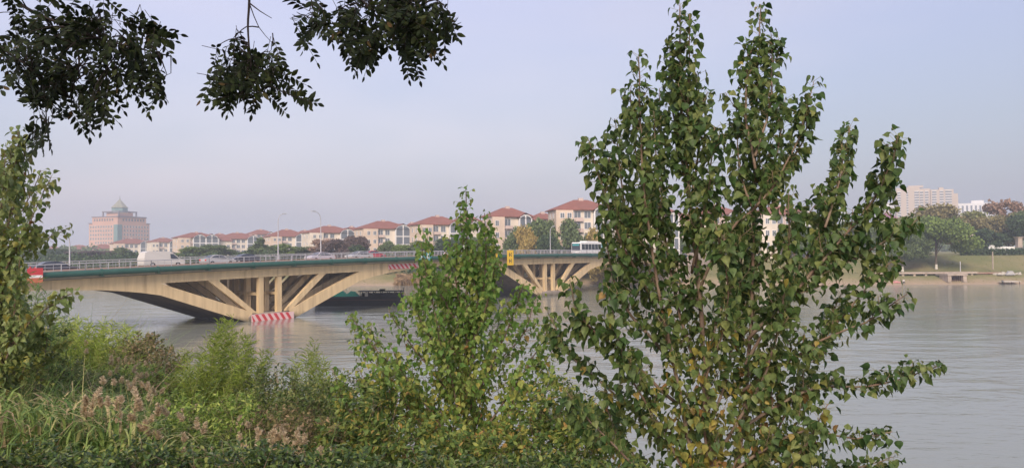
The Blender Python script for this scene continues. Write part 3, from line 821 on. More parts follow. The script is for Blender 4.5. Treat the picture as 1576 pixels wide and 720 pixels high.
def block(x0, x1, peak, eave, dist, label, wallm='wall_cream', sidem='wall_orange', bayside=1, yaw=24, floors=None, wing=True, nb=1, grp='red-roofed apartment blocks across the river'):
    pxw = (x1 - x0) / F * dist
    xc = (x0 + x1) / 2
    ze = CAM_Z + (yh(xc) - eave) / F * dist
    zp = CAM_Z + (yh(xc) - peak) / F * dist
    gz = 5.4
    bearing = math.atan2(atX(xc, dist), dist)
    rz = R(yaw) - bearing * 0.6
    dep = min(12.0, pxw * 0.5)
    w = max(6.0, (pxw - dep * abs(math.sin(rz + bearing))) / max(0.6, math.cos(rz + bearing)) * 0.98)
    o = empty('apartment_block', (atX(xc, dist), dist, gz), rz)
    tag(o, label, 'apartment block', grp)
    h = ze - gz
    MB().box(-w/2, -dep/2, 0, w/2, dep/2, h).build('wall', M[wallm], o)
    # projecting stair wing at the left end, warm painted
    ww = w * 0.27
    MB().box(-w/2-0.4, -dep/2-1.2, 0, -w/2+ww, dep/2-1, h-0.02).build('end_wing', M[sidem], o)
    r = MB(); hip_roof(r, -w/2, -dep/2, w/2, dep/2, h+0.26, max(1.4, zp-ze), 0.9, 0.22)
    ro = r.build('roof', M['roof'], o)
    MB().box(-0.7, -0.5, h+max(1.4, zp-ze)-0.5, 0.7, 0.5, h+max(1.4, zp-ze)+0.75).build('chimney', M['wall_pink'], ro)
    # lower linking wing on the right with its own roof
    lw = w * 0.34
    MB().box(w/2 + 0.003, -dep/2 + 2.2, 0, w/2 + lw, dep/2 - 1, h - 1.6).build('link_wing', M[wallm], o)
    r2 = MB(); hip_roof(r2, w/2 + 1.4, -dep/2 + 2.2, w/2 + lw, dep/2 - 1, h - 1.35, max(1.0, (zp-ze)*0.7), 0.6, 0.4); r2.build('wing_roof', M['roof'], o)
    fl = 3.0
    nf = max(2, int(h / fl))
    fh = h / nf
    bw = min(7.5, w * 0.33)
    bxs = [w/2 - bw*0.62] if nb == 1 else [w/2 - bw*0.62, -w/2 + ww + bw*0.7]
    if bayside < 0: bxs = [-b for b in bxs]
    for bx_ in bxs: bay(o, bx_, -dep/2, 0.3, h - 0.9, bw, fh)
    # windows on the front and the end wing
    cols = np.arange(-w/2 + ww + 1.5, w/2 - 1.2, 2.9)
    for f_ in range(nf - 1):
        window(o, w/2 + lw*0.33, -dep/2 + 2.2, f_*fh + 0.9, 1.6, fh*0.5); window(o, w/2 + lw*0.72, -dep/2 + 2.2, f_*fh + 0.9, 1.6, fh*0.5)
    for x in (-w/2 + ww + 0.35, w/2 - 0.3):
        MB().box(x-0.22, -dep/2-0.14, 0.1, x+0.22, -dep/2-0.003, h-0.1).build('wall_pier', M['trimw'], o)
    MB().box(-w/2+0.02, -dep/2-0.34, h+0.02, w/2-0.02, -dep/2-0.004, h+0.2).build('eaves_band', M['trimw'], o)
    for f_ in range(nf):
        z = f_ * fh + 0.9
        for x in cols:
            if any(abs(x - b) < bw/2 + 0.9 for b in bxs): continue
            window(o, x, -dep/2, z, 1.8, fh*0.58)
        window(o, -w/2 + ww*0.3, -dep/2-1.2, z, 1.1, fh*0.42)
        if w > 16: window(o, -w/2 + ww*0.75, -dep/2-1.2, z, 1.1, fh*0.42)
        for yy in (-dep/4, dep/8):
            window(o, -w/2 - 0.4, yy - 0.5, z, 1.1, fh*0.42, -math.pi/2)
    # balconies between the windows
    mid = -w/2 + ww + 1.6
    for f_ in range(1, nf):
        bl = MB()
        bl.box(mid-1.2, -dep/2-0.9, f_*fh-0.05, mid+1.4, -dep/2-0.004, f_*fh+0.1)
        bl.box(mid-1.2, -dep/2-0.9, f_*fh+0.1, mid+1.4, -dep/2-0.82, f_*fh+0.95)
        bl.build('balcony', M['wall_pink'], o)
    return o

block(33, 62, 385, 389, 700, 'small faint cream house at the left edge of the far row, behind the poplar tip', nb=1)
block(60, 102, 380, 385.5, 660, 'pale gabled block second from the left edge of the far row')
block(100, 144, 377.5, 384, 620, 'low block with arched bay, in front and left of the pink hotel', sidem='wall_cream')
block(140, 178, 376, 383, 590, 'low dark-roofed block right under the left face of the pink hotel', 'wall_pink', 'wall_pink')
block(172, 232, 367.5, 375, 540, 'block with tall white framed bay under the right half of the pink hotel')
block(228, 274, 366.5, 373, 510, 'narrow cream block just right of the hotel, above the white van', sidem='wall_cream')
block(268, 336, 358.5, 366.5, 425, 'wide yellowish block with paired arched bays behind the pair of leafy trees', nb=2)
block(330, 400, 359, 368, 455, 'cream block with a small arched bay, behind the slender grey green tree', sidem='wall_cream')
block(378, 424, 354, 361, 520, 'set-back block whose red roof peeks above its neighbours left of the first lamp', 'wall_pink', 'wall_pink')
block(408, 474, 354, 364.5, 400, 'block behind the lamp whose head points right', )
block(465, 548, 348.5, 359, 355, 'block behind the lamp whose head points left, dark trees before it', sidem='wall_cream')
block(545, 634, 341, 353, 318, 'tall block with arched bay between the tall lamp and the middle poplar')
block(618, 650, 344, 354, 350, 'narrow red-roofed block seen beside the left shoots of the middle poplar', 'wall_pink', 'wall_pink')
block(630, 716, 334, 347, 290, 'block with a grey glazed stair behind the middle poplar top')
block(742, 820, 321, 335, 245, 'block with pointed roof just right of the middle poplar top', nb=1)
block(812, 858, 329, 338, 275, 'lower plain red-roofed block between the two tallest ones', 'wall_pink', 'wall_cream')
block(843, 945, 309, 325, 218, 'largest orange-walled block, above the bus', 'wall_cream', 'wall_orange', yaw=14)
block(975, 1045, 317, 331, 225, 'red-roofed block glimpsed through the upper left of the big poplar', 'wall_pink', 'wall_cream')
block(1060, 1140, 318, 331, 235, 'pale block seen in gaps right of the big poplar trunk', 'wall_pink', 'wall_cream')
block(1145, 1250, 318, 332, 230, 'pale pinkish block with white window frames behind the right part of the big poplar', 'wall_pink', 'wall_cream')

block(318, 358, 360, 367.5, 540, 'small set-back red roof between the wide yellowish block and the next', 'wall_pink', 'wall_cream')
block(450, 488, 355, 362.5, 470, 'set-back red roof between the blocks of the first and second lamps', 'wall_pink', 'wall_cream')
block(526, 556, 349.5, 357, 430, 'set-back red roof right of the lamp whose head points left', 'wall_pink', 'wall_cream')
block(698, 738, 331, 341, 320, 'set-back block peeking out behind the thin top shoot of the middle poplar', 'wall_pink', 'wall_cream')

# hotel: stepped pink block turned corner-on, glazed lantern with pyramid roof
dh = 700.0
hc = at(184, yh(184), dh)
hotel = empty('hotel', (hc.x, dh, 6.0), R(45) - math.atan2(hc.x, dh) - R(4))
tag(hotel, 'pink stepped high-rise with a green glass lantern and pointed pyramid roof', 'hotel')
def hz(py): return CAM_Z + (yh(184) - py) / F * dh - 6.0
Hs = 49.2 / math.sqrt(2)     # side of the square seen corner-on
h1, h2, h3, h4, h5 = hz(345), hz(335.5), hz(327), hz(320), hz(307)
a = Hs / 2
MB().box(-a, -a, 0, a, a, h1).build('wall', M['hotel'], hotel)
s2 = a * 0.78
MB().box(-s2-0.0, -s2-0.0, h1, s2, s2, h2).build('upper_wall', M['hotel'], hotel)
# second step keeps the front corner full height
MB().box(-a+0.01, -a+0.01, h1, s2, -s2-0.01, h2-0.02).box(-a+0.01, -s2, h1, -s2-0.01, s2, h2-0.03).build('corner_wall', M['hotel'], hotel)
MB().box(-a-0.6, -a-0.6, h1-0.5, a+0.6, a+0.6, h1+0.5).build('cornice', M['hotel_trim'], hotel) if False else None
cm = MB()
cm.box(s2, -a-0.5, h1, a+0.5, a+0.5, h1+0.8).box(-a-0.5, s2, h1, s2, a+0.5, h1+0.8)
cm.box(-a-0.5, -a-0.5, h2, s2+0.5, s2+0.5, h2+0.9)
cm.build('cornice', M['hotel_trim'], hotel)
pg = MB(); q = a * 0.55
for x in (-q, q):
    for y in (-q, q): pg.box(x-0.5, y-0.5, h2+0.9, x+0.5, y+0.5, h3)
pg.box(-q-0.7, -q-0.7, h3, q+0.7, -q+0.5, h3+0.9).box(-q-0.7, q-0.5, h3, q+0.7, q+0.7, h3+0.9).box(-q-0.7, -q+0.5, h3, -q+0.5, q-0.5, h3+0.9).box(q-0.5, -q+0.5, h3, q+0.7, q-0.5, h3+0.9)
pg.build('roof_frame', M['hotel_trim'], hotel)
MB().box(-q*0.8, -q*0.8, h2+0.9, q*0.8, q*0.8, h3-0.4).build('penthouse', M['hotel'], hotel)
oct_ = lambda r: [(math.cos(math.pi*(2*k+1)/8)*r, math.sin(math.pi*(2*k+1)/8)*r) for k in range(8)]
MB().prism_z(oct_(7.0), h2+0.9, h4).build('lantern', M['hotel_glass'], hotel)
rm = MB(); n8 = 8
rm.add([(x, y, h4) for x, y in oct_(7.6)] + [(x, y, (h4*0.35+h5*0.65)) for x, y in oct_(2.9)] + [(x, y, h5) for x, y in oct_(0.6)],
       [tuple(range(7, -1, -1))] + [(i, (i+1) % 8, (i+1) % 8+8, i+8) for i in range(8)] + [(i+8, (i+1) % 8+8, (i+1) % 8+16, i+16) for i in range(8)] + [tuple(range(16, 24))])
rf = rm.build('pyramid_roof', M['hotel_roof'], hotel)
MB().tube([(0, 0, h5-0.3), (0, 0, hz(300))], [0.45, 0.08], 6).build('spire', M['hotel_trim'], rf)
# glass corner strip
MB().prism_z([(-a-0.25, -a+4.6), (-a-0.25, -a-0.25), (-a+4.6, -a-0.25), (-a+4.6, -a+1), (-a+1, -a+1), (-a+1, -a+4.6)], 4, h1 - 1.0).build('corner_glass', M['hotel_glass'], hotel)
for f_ in range(10):
    z = h1 - 3.9 - f_ * 3.55
    if z < 2: break
    for k in range(9):
        u = -a + 7.3 + k * (2*a - 9.5) / 8
        for rz_, px_, py_ in ((0, u, -a), (-math.pi/2, -a, u)):
            if f_ < 6 and (k + f_) % 1 == 0 and len(hotel.children) < 96:
                window(hotel, px_, py_, z, 1.7, 2.1, rz_)
rows = MB()
for k in range(8):
    u = -a + 6 + k * (a + s2 - 9) / 7
    rows.box(u-0.75, -a-0.15, h1+2.2, u+0.75, -a+0.1, h1+4.4)
    rows.box(-a-0.15, u-0.75, h1+2.2, -a+0.1, u+0.75, h1+4.4)
rows.build('top_windows', M['winglass'], hotel)

# residential tower slab and striped white blocks on the right
def tower(px0, px1, top, dist, label, style, cat='tower block'):
    w = (px1-px0)/F*dist; xc = (px0+px1)/2
    h = CAM_Z + (yh(xc)-top)/F*dist - 6
    o = empty('tower_block', (atX(xc, dist), dist, 6), -math.atan2(atX(xc, dist), dist)*0.7)
    tag(o, label, cat)
    dep = 16
    if style == 'res':
        for (a0, a1, dy, dz) in ((-0.5, -0.12, -2, 0), (-0.12, 0.06, 2, -1.5), (0.06, 0.42, 0, -3.2), (0.42, 0.5, 4, -8)):
            MB().box(a0*w, dy, 0, a1*w, dep, h+dz).build('wall', M['tower'], o)
        MB().box(-0.3*w, 3, h, -0.05*w, 9, h+2.5).box(0.2*w, 3, h-3.2, 0.27*w, 9, h-0.5).build('roof_house', M['tower'], o)
        for cx, ww, dy in ((-0.455, 0.055, -2), (-0.32, 0.03, -2), (-0.17, 0.07, -2), (-0.085, 0.055, 2), (0.0, 0.055, 2), (0.115, 0.07, 0), (0.23, 0.06, 0), (0.34, 0.10, 0)):
            g = MB(); b2 = MB()
            for k in range(int((h-9)/3)+1):
                g.box((cx-ww/2)*w, dy-0.12, 3+3*k, (cx+ww/2)*w, dy+0.2, 3+3*k+1.7)
                b2.box((cx-ww/2)*w, dy-0.6, 3+3*k+1.75, (cx+ww/2)*w, dy+0.2, 3+3*k+2.6)
            g.build('window_column', M['stripe_dark'], o)
            b2.build('balcony_column', M['trimw'], o)
    else:
        MB().box(-w/2, 0, 0, w/2, dep, h).build('wall', M['stripe_white'], o)
        n = 9
        g = MB()
        for k in range(n):
            x = -w/2 + w*(k+0.35)/n
            g.box(x, -0.15, 2, x + w/n*0.42, 0.2, h-3)
        g.build('window_band', M['stripe_dark'], o)
        MB().box(-w*0.1, 2, h, w*0.22, 9, h+3.5).build('roof_house', M['stripe_white'], o)
    return o
tower(1385, 1471, 288, 900, 'broad tan residential tower with rows of windows rising over the right bank', 'res')
tower(1476, 1529, 312.5, 980, 'white block with dark upright bands right of the tan tower', 'str')
tower(1346, 1384, 316, 980, 'white block with dark upright bands left of the tan tower', 'str')
# low house with purple roof
block(1352, 1380, 328, 338, 420, 'low house with a purple roof in front of the white striped block', 'wall_cream', 'wall_cream').children
for ch in [c for c in bpy.data.objects if c.get('label') == 'low house with a purple roof in front of the white striped block']:
    ch.name = 'house'; ch['category'] = 'house'; del ch['group']
    for c in ch.children:
        if c.name.split('.')[0] in ('roof', 'gable_roof'):
            c.data.materials[0] = M['purple_roof']
# telecom mast
tm = at(1297, yh(1297), 480)
o = empty('telecom_mast', (tm.x, 480, 6))
tag(o, 'thin white lattice mast with antennas sticking up behind the big poplar', 'mast')
ht = 9 - 6 + 120/F*480
m = MB()
for k in range(4):
    ang = math.pi/4 + k*math.pi/2
    m.tube([(math.cos(ang)*2.2, math.sin(ang)*2.2, 0), (math.cos(ang)*0.8, math.sin(ang)*0.8, ht-4)], 0.16, 5)
z = 0
while z < ht-6:
    r0 = 2.2-1.4*z/(ht-4); r1 = 2.2-1.4*(z+3)/(ht-4)
    for k in range(4):
        a0 = math.pi/4+k*math.pi/2; a1 = a0+math.pi/2
        m.tube([(math.cos(a0)*r0, math.sin(a0)*r0, z), (math.cos(a1)*r1, math.sin(a1)*r1, z+3)], 0.09, 4)
        m.tube([(math.cos(a0)*r1, math.sin(a0)*r1, z+3), (math.cos(a1)*r1, math.sin(a1)*r1, z+3)], 0.09, 4)
    z += 3
m.tube([(0, 0, ht-5), (0, 0, ht)], 0.15, 5)
m.build('lattice', M['white'], o)
for zz in (ht-5, ht-9):
    m = MB().prism_z([(math.cos(math.pi*k/4)*1.6, math.sin(math.pi*k/4)*1.6) for k in range(8)], zz-0.15, zz)
    m.build('platform', M['white'], o)
    for k in range(6):
        a0 = k*math.pi/3
        MB().box(math.cos(a0)*1.7-0.2, math.sin(a0)*1.7-0.2, zz, math.cos(a0)*1.7+0.2, math.sin(a0)*1.7+0.2, zz+2.2).build('antenna', M['white'], o)

# ------------------------------------------------------------------ far trees
QUAD = np.array([[-0.5, 0, 0], [0.5, 0.15, 0.05], [0.35, 0.9, -0.05], [-0.45, 1.0, 0.08]])
def crown_mesh(name, material, n, lobes, q=0.09, seed=0, droop=0.0):
    """unit tree crown: lobes = (cx, cy, cz, rx, ry, rz), leaf clumps mostly near the skin, holes between lobes"""
    rg = np.random.default_rng(seed)
    L = np.array(lobes); vol = (L[:, 3]*L[:, 4]*L[:, 5]) ** 0.66
    idx = rg.choice(len(L), n, p=vol/vol.sum())
    d = unit(rg.normal(size=(n, 3)))
    r = rg.random(n) ** 0.45
    bump = 1 + 0.22*np.sin(d[:, 0]*7 + idx) * np.cos(d[:, 2]*6 + idx*2)
    pos = L[idx, :3] + d * L[idx, 3:6] * (r*bump)[:, None]
    al = unit(rg.normal(size=(n, 3)) + np.array([0, 0, -droop]))
    nr = unit(rg.normal(size=(n, 3)) * 0.9 + d)
    V = place(QUAD, pos, al, nr, q * (0.6 + 0.8*rg.random(n)))
    V[:, :, 2] *= 1.0/np.percentile(V[:, :, 2], 99.5)
    V[:, :, :2] *= 0.5/np.percentile(np.abs(V[:, :, :2]), 98.0)
    return fast_mesh(name, V, [(0, 1, 2, 3)], n, material)
def rand_lobes(seed, kind):
    rg = np.random.default_rng(seed); out = []
    if kind == 'round':
        for k in range(18):
            a0 = rg.random()*6.28; rr = 0.32*math.sqrt(rg.random())
            z = 0.28 + 0.56*rg.random(); s = 0.08 + 0.11*rg.random()
            out.append((math.cos(a0)*rr, math.sin(a0)*rr, z, s*1.15, s*1.15, s*0.85))
    elif kind == 'tall':
        for k in range(10):
            z = 0.22 + 0.68*k/10; rr = 0.13*(1.1-z)
            a0 = rg.random()*6.28; s = 0.16*(1.2-z)
            out.append((math.cos(a0)*rr, math.sin(a0)*rr, z, s, s, s*1.2))
    elif kind == 'wide':
        for k in range(34):
            a0 = rg.random()*6.28; rr = 0.45*math.sqrt(rg.random())
            z = 0.30 + 0.52*rg.random()*(1-rr*0.7); s = 0.07 + 0.09*rg.random()
            out.append((math.cos(a0)*rr, math.sin(a0)*rr, z, s*1.3, s*1.3, s*0.8))
    elif kind == 'open':
        for k in range(12):
            a0 = rg.random()*6.28; rr = 0.32*math.sqrt(rg.random())
            z = 0.42 + 0.5*rg.random(); s = 0.07 + 0.08*rg.random()
            out.append((math.cos(a0)*rr, math.sin(a0)*rr, z, s*1.3, s*1.3, s*0.8))
    return out
def trunk_unit(seed, top=0.6, spread=0.22):
    rg = random.Random(seed); m = MB()
    m.tube([(0, 0, -0.03), (0.005, 0, 0.12), (0.01, -0.01, 0.35), (0.0, 0.01, top)], [0.028, 0.020, 0.015, 0.006], 7)
    for k in range(6):
        a0 = rg.random()*6.28; z = 0.2+0.3*rg.random()
        m.tube([(0, 0, z), (math.cos(a0)*spread*0.5, math.sin(a0)*spread*0.5, z+0.14), (math.cos(a0)*spread, math.sin(a0)*spread, z+0.3)], [0.010, 0.007, 0.003], 5)
    return m.mesh('trunk', M['bark_far'])
crowns = {}
def crown(kind, color, var):
    key = (kind, color, var)
    if key not in crowns:
        n = {'round': 7500, 'tall': 3800, 'wide': 15000, 'open': 2600}[kind]
        crowns[key] = crown_mesh('crown', M[color], n, rand_lobes(var*17+3, kind), {'round': 0.034, 'tall': 0.036, 'wide': 0.024, 'open': 0.040}[kind], seed=var+5, droop=0.6)
    return crowns[key]
trunks = [trunk_unit(s) for s in range(3)]
trunk_white = None
ntree = 0
def ftree(px, top, dist, wpx, kind, color, label, cat='tree', grp='trees along the far bank', base=None, name='tree', paint=False):
    """tree whose crown top shows at py = top; wpx = crown width in photo pixels"""
    global ntree
    ntree += 1
    X = atX(px, dist)
    gz = ground_z(X, dist) if base is None else base
    h = CAM_Z + (yh(px) - top)/F*dist - gz
    wid = wpx/F*dist
    sx = wid
    o = empty(name, (X, dist, gz), random.random()*6.28)
    tag(o, label, cat, grp)
    c = link_mesh('crown', crown(kind, color, ntree % 3), o); c.scale = (sx, sx, h)
    t = link_mesh('trunk', trunks[ntree % 3], o); t.scale = (max(3, sx*0.8), max(3, sx*0.8), h)
    if paint:
        MB().tube([(0, 0, 0.05), (0, 0, 1.4)], [0.40, 0.30], 10).build('painted_trunk_band', M['offwhite'], o)
    return o
ftree(52, 384, 330, 30, 'round', 'far_green', 'grey green tree at the far left behind the red square board')
ftree(88, 383, 340, 34, 'round', 'far_dark', 'dark round tree between the red board and the hotel')
ftree(70, 391, 330, 26, 'round', 'far_green', 'low green tree just left of the dark round one')
ftree(118, 387, 330, 34, 'round', 'far_purple', 'leftmost purple brown tree before the hotel')
ftree(142, 386, 320, 36, 'round', 'far_purple', 'middle purple brown tree before the hotel')
ftree(168, 386, 330, 34, 'round', 'far_purple', 'rightmost purple brown tree, under the hotel corner')
ftree(191, 381, 300, 30, 'round', 'far_green', 'green tree standing against the rear of the white van')
ftree(214, 390, 330, 30, 'round', 'far_dark', 'low dark tree hidden behind the white van')
ftree(255, 388, 340, 34, 'round', 'far_purple', 'brownish tree over the front of the white van')
ftree(296, 380, 260, 38, 'round', 'far_light', 'light green tree with yellow top, left one of the leafy pair after the van')
ftree(326, 377, 262, 44, 'round', 'far_green', 'fresh green tree, right one of the leafy pair after the van')
ftree(347, 383, 270, 26, 'round', 'far_green', 'small green tree at the end of the leafy pair')
ftree(368, 388, 280, 34, 'round', 'far_dark', 'low dark tree before the cream block with a small arched bay')
ftree(398, 367, 250, 30, 'tall', 'far_green', 'slender grey green tree left of the lamp with its head to the right')
ftree(418, 378, 262, 30, 'round', 'far_green', 'rounded green tree touching the slender grey green one')
ftree(446, 376, 245, 38, 'round', 'far_light', 'light green bushy tree right of the lamp with its head to the right')
ftree(470, 380, 245, 34, 'round', 'far_green', 'green bushy tree before the dark purple trees')
ftree(496, 368, 240, 36, 'open', 'far_red', 'thin reddish tree just left of the tall lamp')
ftree(494, 376, 236, 34, 'round', 'far_purple', 'low purple brown tree under the thin reddish one')
ftree(522, 369, 236, 40, 'round', 'far_purple', 'dense dark purple tree just right of the tall lamp')
ftree(548, 364, 232, 36, 'round', 'far_purple', 'taller dark purple tree beside the dense one')
ftree(558, 378, 226, 40, 'round', 'far_dark', 'low dark tree at the foot of the purple ones')
ftree(594, 372, 232, 28, 'round', 'far_green', 'green tree before the tall block near the middle poplar')
ftree(618, 377, 232, 34, 'round', 'far_light', 'light green tree glimpsed left of the middle poplar')
ftree(655, 372, 232, 40, 'round', 'far_green', 'green tree seen through the left side of the middle poplar')
ftree(690, 368, 236, 44, 'round', 'far_dark', 'dark tree seen through the middle poplar shoots')
ftree(735, 366, 232, 40, 'round', 'far_green', 'green tree behind the right side of the middle poplar')
ftree(792, 352, 215, 36, 'round', 'far_green', 'grey green tree right of the curved lamp')
ftree(810, 350, 208, 36, 'round', 'far_yellow', 'yellow ochre willow in the clump left of the bus')
ftree(834, 339, 214, 50, 'round', 'far_green', 'largest green tree of the clump left of the bus')
ftree(862, 341, 210, 48, 'round', 'far_green', 'grey green tree behind the lamp at the bus')
ftree(846, 364, 204, 40, 'round', 'far_dark', 'low dark tree at the foot of the clump')
ftree(893, 362, 212, 36, 'round', 'far_green', 'green tree behind the roof of the bus')
ftree(922, 354, 208, 34, 'round', 'far_yellow', 'yellowish tree between the bus and the big poplar')
for i, (px, top, c) in enumerate(((965, 352, 'far_green'), (1005, 360, 'far_dark'), (1050, 350, 'far_green'), (1095, 358, 'far_light'), (1140, 352, 'far_green'), (1185, 362, 'far_dark'), (1225, 350, 'far_green'))):
    ftree(px, top, 222 + 3*(i % 3), 52, 'round', c, ['green tree', 'dark tree', 'second green tree', 'pale green tree', 'third green tree', 'second dark tree', 'last green tree'][i] + ' counted rightwards behind the big poplar leaves')
ftree(1270, 345, 226, 60, 'wide', 'far_olive', 'olive tree under the lattice mast behind poplar leaves')
ftree(1318, 340, 228, 60, 'wide', 'far_green', 'grey green tree left of the big willow, behind poplar leaves')
ftree(1368, 338, 232, 56, 'round', 'far_olive', 'olive tree below the purple-roofed house')
# right bank
ftree(1440, 336, 212, 104, 'wide', 'far_light', 'broad light green willow with whitewashed trunk on the grass bank', name='willow_tree', paint=True)
ftree(1388, 352, 211, 66, 'wide', 'far_green', 'green willow left of the broad one, with whitewashed trunk', name='willow_tree', paint=True)
ftree(1440, 317, 262, 66, 'round', 'far_brown', 'brown topped tree below the tan tower')
ftree(1405, 334, 262, 50, 'round', 'far_olive', 'olive tree left of the brown topped one below the tan tower')
ftree(1478, 335, 252, 56, 'round', 'far_brown', 'bronze tree right behind the broad willow')
ftree(1505, 327, 256, 60, 'round', 'far_olive', 'olive brown tree below the striped white block')
ftree(1530, 334, 246, 44, 'round', 'far_brown', 'smaller bronze tree over the white wall')
ftree(1551, 309, 262, 50, 'open', 'far_red', 'tall thin reddish tree at the right edge')
ftree(1553, 331, 258, 54, 'round', 'far_brown', 'brown tree under the tall thin reddish one')
ftree(1572, 332, 240, 46, 'round', 'far_dark', 'dark green tree cut by the right edge')
ftree(1526, 353, 236, 40, 'round', 'far_dark', 'dark evergreen behind the low white wall')
ftree(1502, 356, 238, 26, 'round', 'far_dark', 'narrow dark evergreen beside the pink stone post')
ftree(1600, 325, 250, 60, 'round', 'far_green', 'green tree just beyond the right edge')
# far hazy tree belt that reads as one mass
belt = []
rg = np.random.default_rng(5)
for X in np.arange(-420, 760, 9):
    Y = 520 + 60*rg.random() + abs(X)*0.05
    belt.append((X + rg.normal()*3, Y, 6 + 4.2, 8 + 3*rg.random(), 6, 4.5 + 2.2*rg.random()))
Vn = 26000
L = np.array(belt); idx = rg.integers(0, len(L), Vn); d = unit(rg.normal(size=(Vn, 3)))
pos = L[idx, :3] + d*L[idx, 3:6]*(rg.random(Vn)**0.4)[:, None]
pos[:, 2] = np.maximum(pos[:, 2], 6.2)
V = place(QUAD, pos, unit(rg.normal(size=(Vn, 3))), unit(rg.normal(size=(Vn, 3))), 1.3 + rg.random(Vn))
o = link_mesh('far_woods', fast_mesh('far_woods', V, [(0, 1, 2, 3)], Vn, M['far_green']))
tag(o, 'hazy belt of distant trees between and behind the apartment blocks', 'woods', kind='stuff')

# grass tufts and reeds on the far bank that read as a mass
def gz_far(X, Y): return np.array([ground_z(x, y) for x, y in zip(X, Y)])
def tufts(name, X0, X1, n, material, label, smin, smax, s0, s1, seed):
    rg = np.random.default_rng(seed)
    X = X0 + (X1-X0)*rg.random(n); s_ = s0 + (s1-s0)*rg.random(n)
    Y = np.array([shore(x) for x in X]) + s_
    Z = np.array([ground_z(x, y) for x, y in zip(X, Y)])
    T = np.array([[-0.28, 0, 0], [0.28, 0, 0], [0.5, 0.8, 0.1], [-0.4, 1.0, -0.1]])
    V = place(T, np.stack([X, Y, Z-0.05], 1), unit(np.stack([rg.normal(size=n)*0.3, rg.normal(size=n)*0.3, np.ones(n)], 1)), unit(np.stack([rg.normal(size=n), rg.normal(size=n)-0.5, np.zeros(n)], 1)), smin + (smax-smin)*rg.random(n))
    o = link_mesh(name, fast_mesh(name, V, [(0, 1, 2, 3)], n, material))
    tag(o, label, 'grass', kind='stuff')
M['far_grass'] = leaf_mat('far_grass', [(0.0, (0.17, 0.19, 0.065)), (0.6, (0.22, 0.22, 0.085)), (1.0, (0.28, 0.25, 0.11))], 0.9, 0.05, 0.2, use_age=False)
M['far_dry'] = leaf_mat('far_dry_reed', [(0.0, (0.24, 0.16, 0.09)), (1.0, (0.40, 0.28, 0.17))], 0.9, 0.05, 0.2, use_age=False)
tufts('bank_grass', -130, 190, 9000, M['far_grass'], 'rough grass over the far river bank', 0.10, 0.26, 1, 34, 1)
tufts('dry_reeds', -32, -18, 900, M['far_dry'], 'tan dry reeds on the far shore under the striped beam end', 0.8, 2.4, 0.2, 5, 2)

n = 26000
rg = np.random.default_rng(55)
X = -190 + 270*rg.random(n); Y = 224 + 26*rg.random(n)
hh = 1.6 + 1.3*np.sin(X*0.21)*np.cos(X*0.083) + 0.6*np.sin(X*0.71)
pos = np.stack([X, Y, gz_far(X, Y) + rg.random(n)*np.maximum(0.5, hh)], 1)
V = place(QUAD, pos, unit(rg.normal(size=(n, 3))), unit(rg.normal(size=(n, 3))), 0.35+0.5*rg.random(n))
o = link_mesh('riverside_shrubbery', fast_mesh('riverside_shrubbery', V, [(0, 1, 2, 3)], n, M['far_dark'])); tag(o, 'low dark shrubbery on the far bank under the apartment blocks', 'shrubbery', kind='stuff')

# hedge on top of the right bank
def far_hedge(px0, px1, dist, h, d, label, color='far_dark', z=None):
    X0, X1 = atX(px0, dist), atX(px1, dist); n = int(abs(X1-X0)*150)
    rg = np.random.default_rng(int(px0))
    pos = np.stack([X0+(X1-X0)*rg.random(n), dist+d*rg.random(n), rg.random(n)**0.7*h*(0.85+0.15*np.sin(rg.random(n)*6))], 1)
    gz = z if z is not None else ground_z((X0+X1)/2, dist)
    V = place(QUAD, pos + np.array([0, 0, gz]), unit(rg.normal(size=(n, 3))), unit(rg.normal(size=(n, 3))), 0.25+0.3*rg.random(n))
    o = link_mesh('hedge', fast_mesh('hedge', V, [(0, 1, 2, 3)], n, M[color]))
    tag(o, label, 'hedge')
far_hedge(1482, 1600, 227, 1.9, 2.2, 'clipped dark hedge along the top of the grass bank below the white wall')

# promenade shelf, gate structure, posts, wall
def bank_pt(px, dist): return atX(px, dist)
xa, xb = atX(1340, 205), atX(1503, 203.5)
m = MB().box(xa, 203.0, 2.52, xb, 206.5, 2.95)
for k in range(9):
    x = xa + (xb-xa)*(k+0.5)/9
    m.box(x-0.3, 203.3, 1.2, x+0.3, 204.2, 2.52)
o = m.build('river_walk', M['concrete']); tag(o, kind='structure')
m = MB().box(xb+0.01, 204.0, 2.4, atX(1560, 204), 206.2, 2.75)
tag(m.build('path', M['barrier']), kind='structure')
gx0, gx1 = atX(1456, 198), atX(1485, 198)
o = empty('outfall_gate', ((gx0+gx1)/2, 198, 0)); tag(o, 'square concrete outfall frame standing in the water below the promenade', 'outfall')
hw = (gx1-gx0)/2
MB().box(-hw, -0.5, -1.2, -hw+0.9, 3.5, 2.2).build('pillar', M['concrete'], o)
MB().box(hw-0.9, -0.5, -1.2, hw, 3.5, 2.2).build('pillar', M['concrete'], o)
MB().box(-hw-0.2, -0.7, 2.2, hw+0.2, 4.9, 2.62).build('lintel', M['concrete'], o)
m = MB()
for k in range(6):
    x = -hw+1.0+(2*hw-2)*k/5; m.box(x-0.05, 0.5, -0.8, x+0.05, 0.6, 2.2)
for z in (0.2, 0.9, 1.6): m.box(-hw+0.9, 0.42, z, hw-0.9, 0.5, z+0.1)
m.build('grille', M['hull_rust'], o)
MB().box(-hw+0.9, 2.6, -1.0, hw-0.9, 3.2, 2.2).build('back_wall', M['barrier'], o)
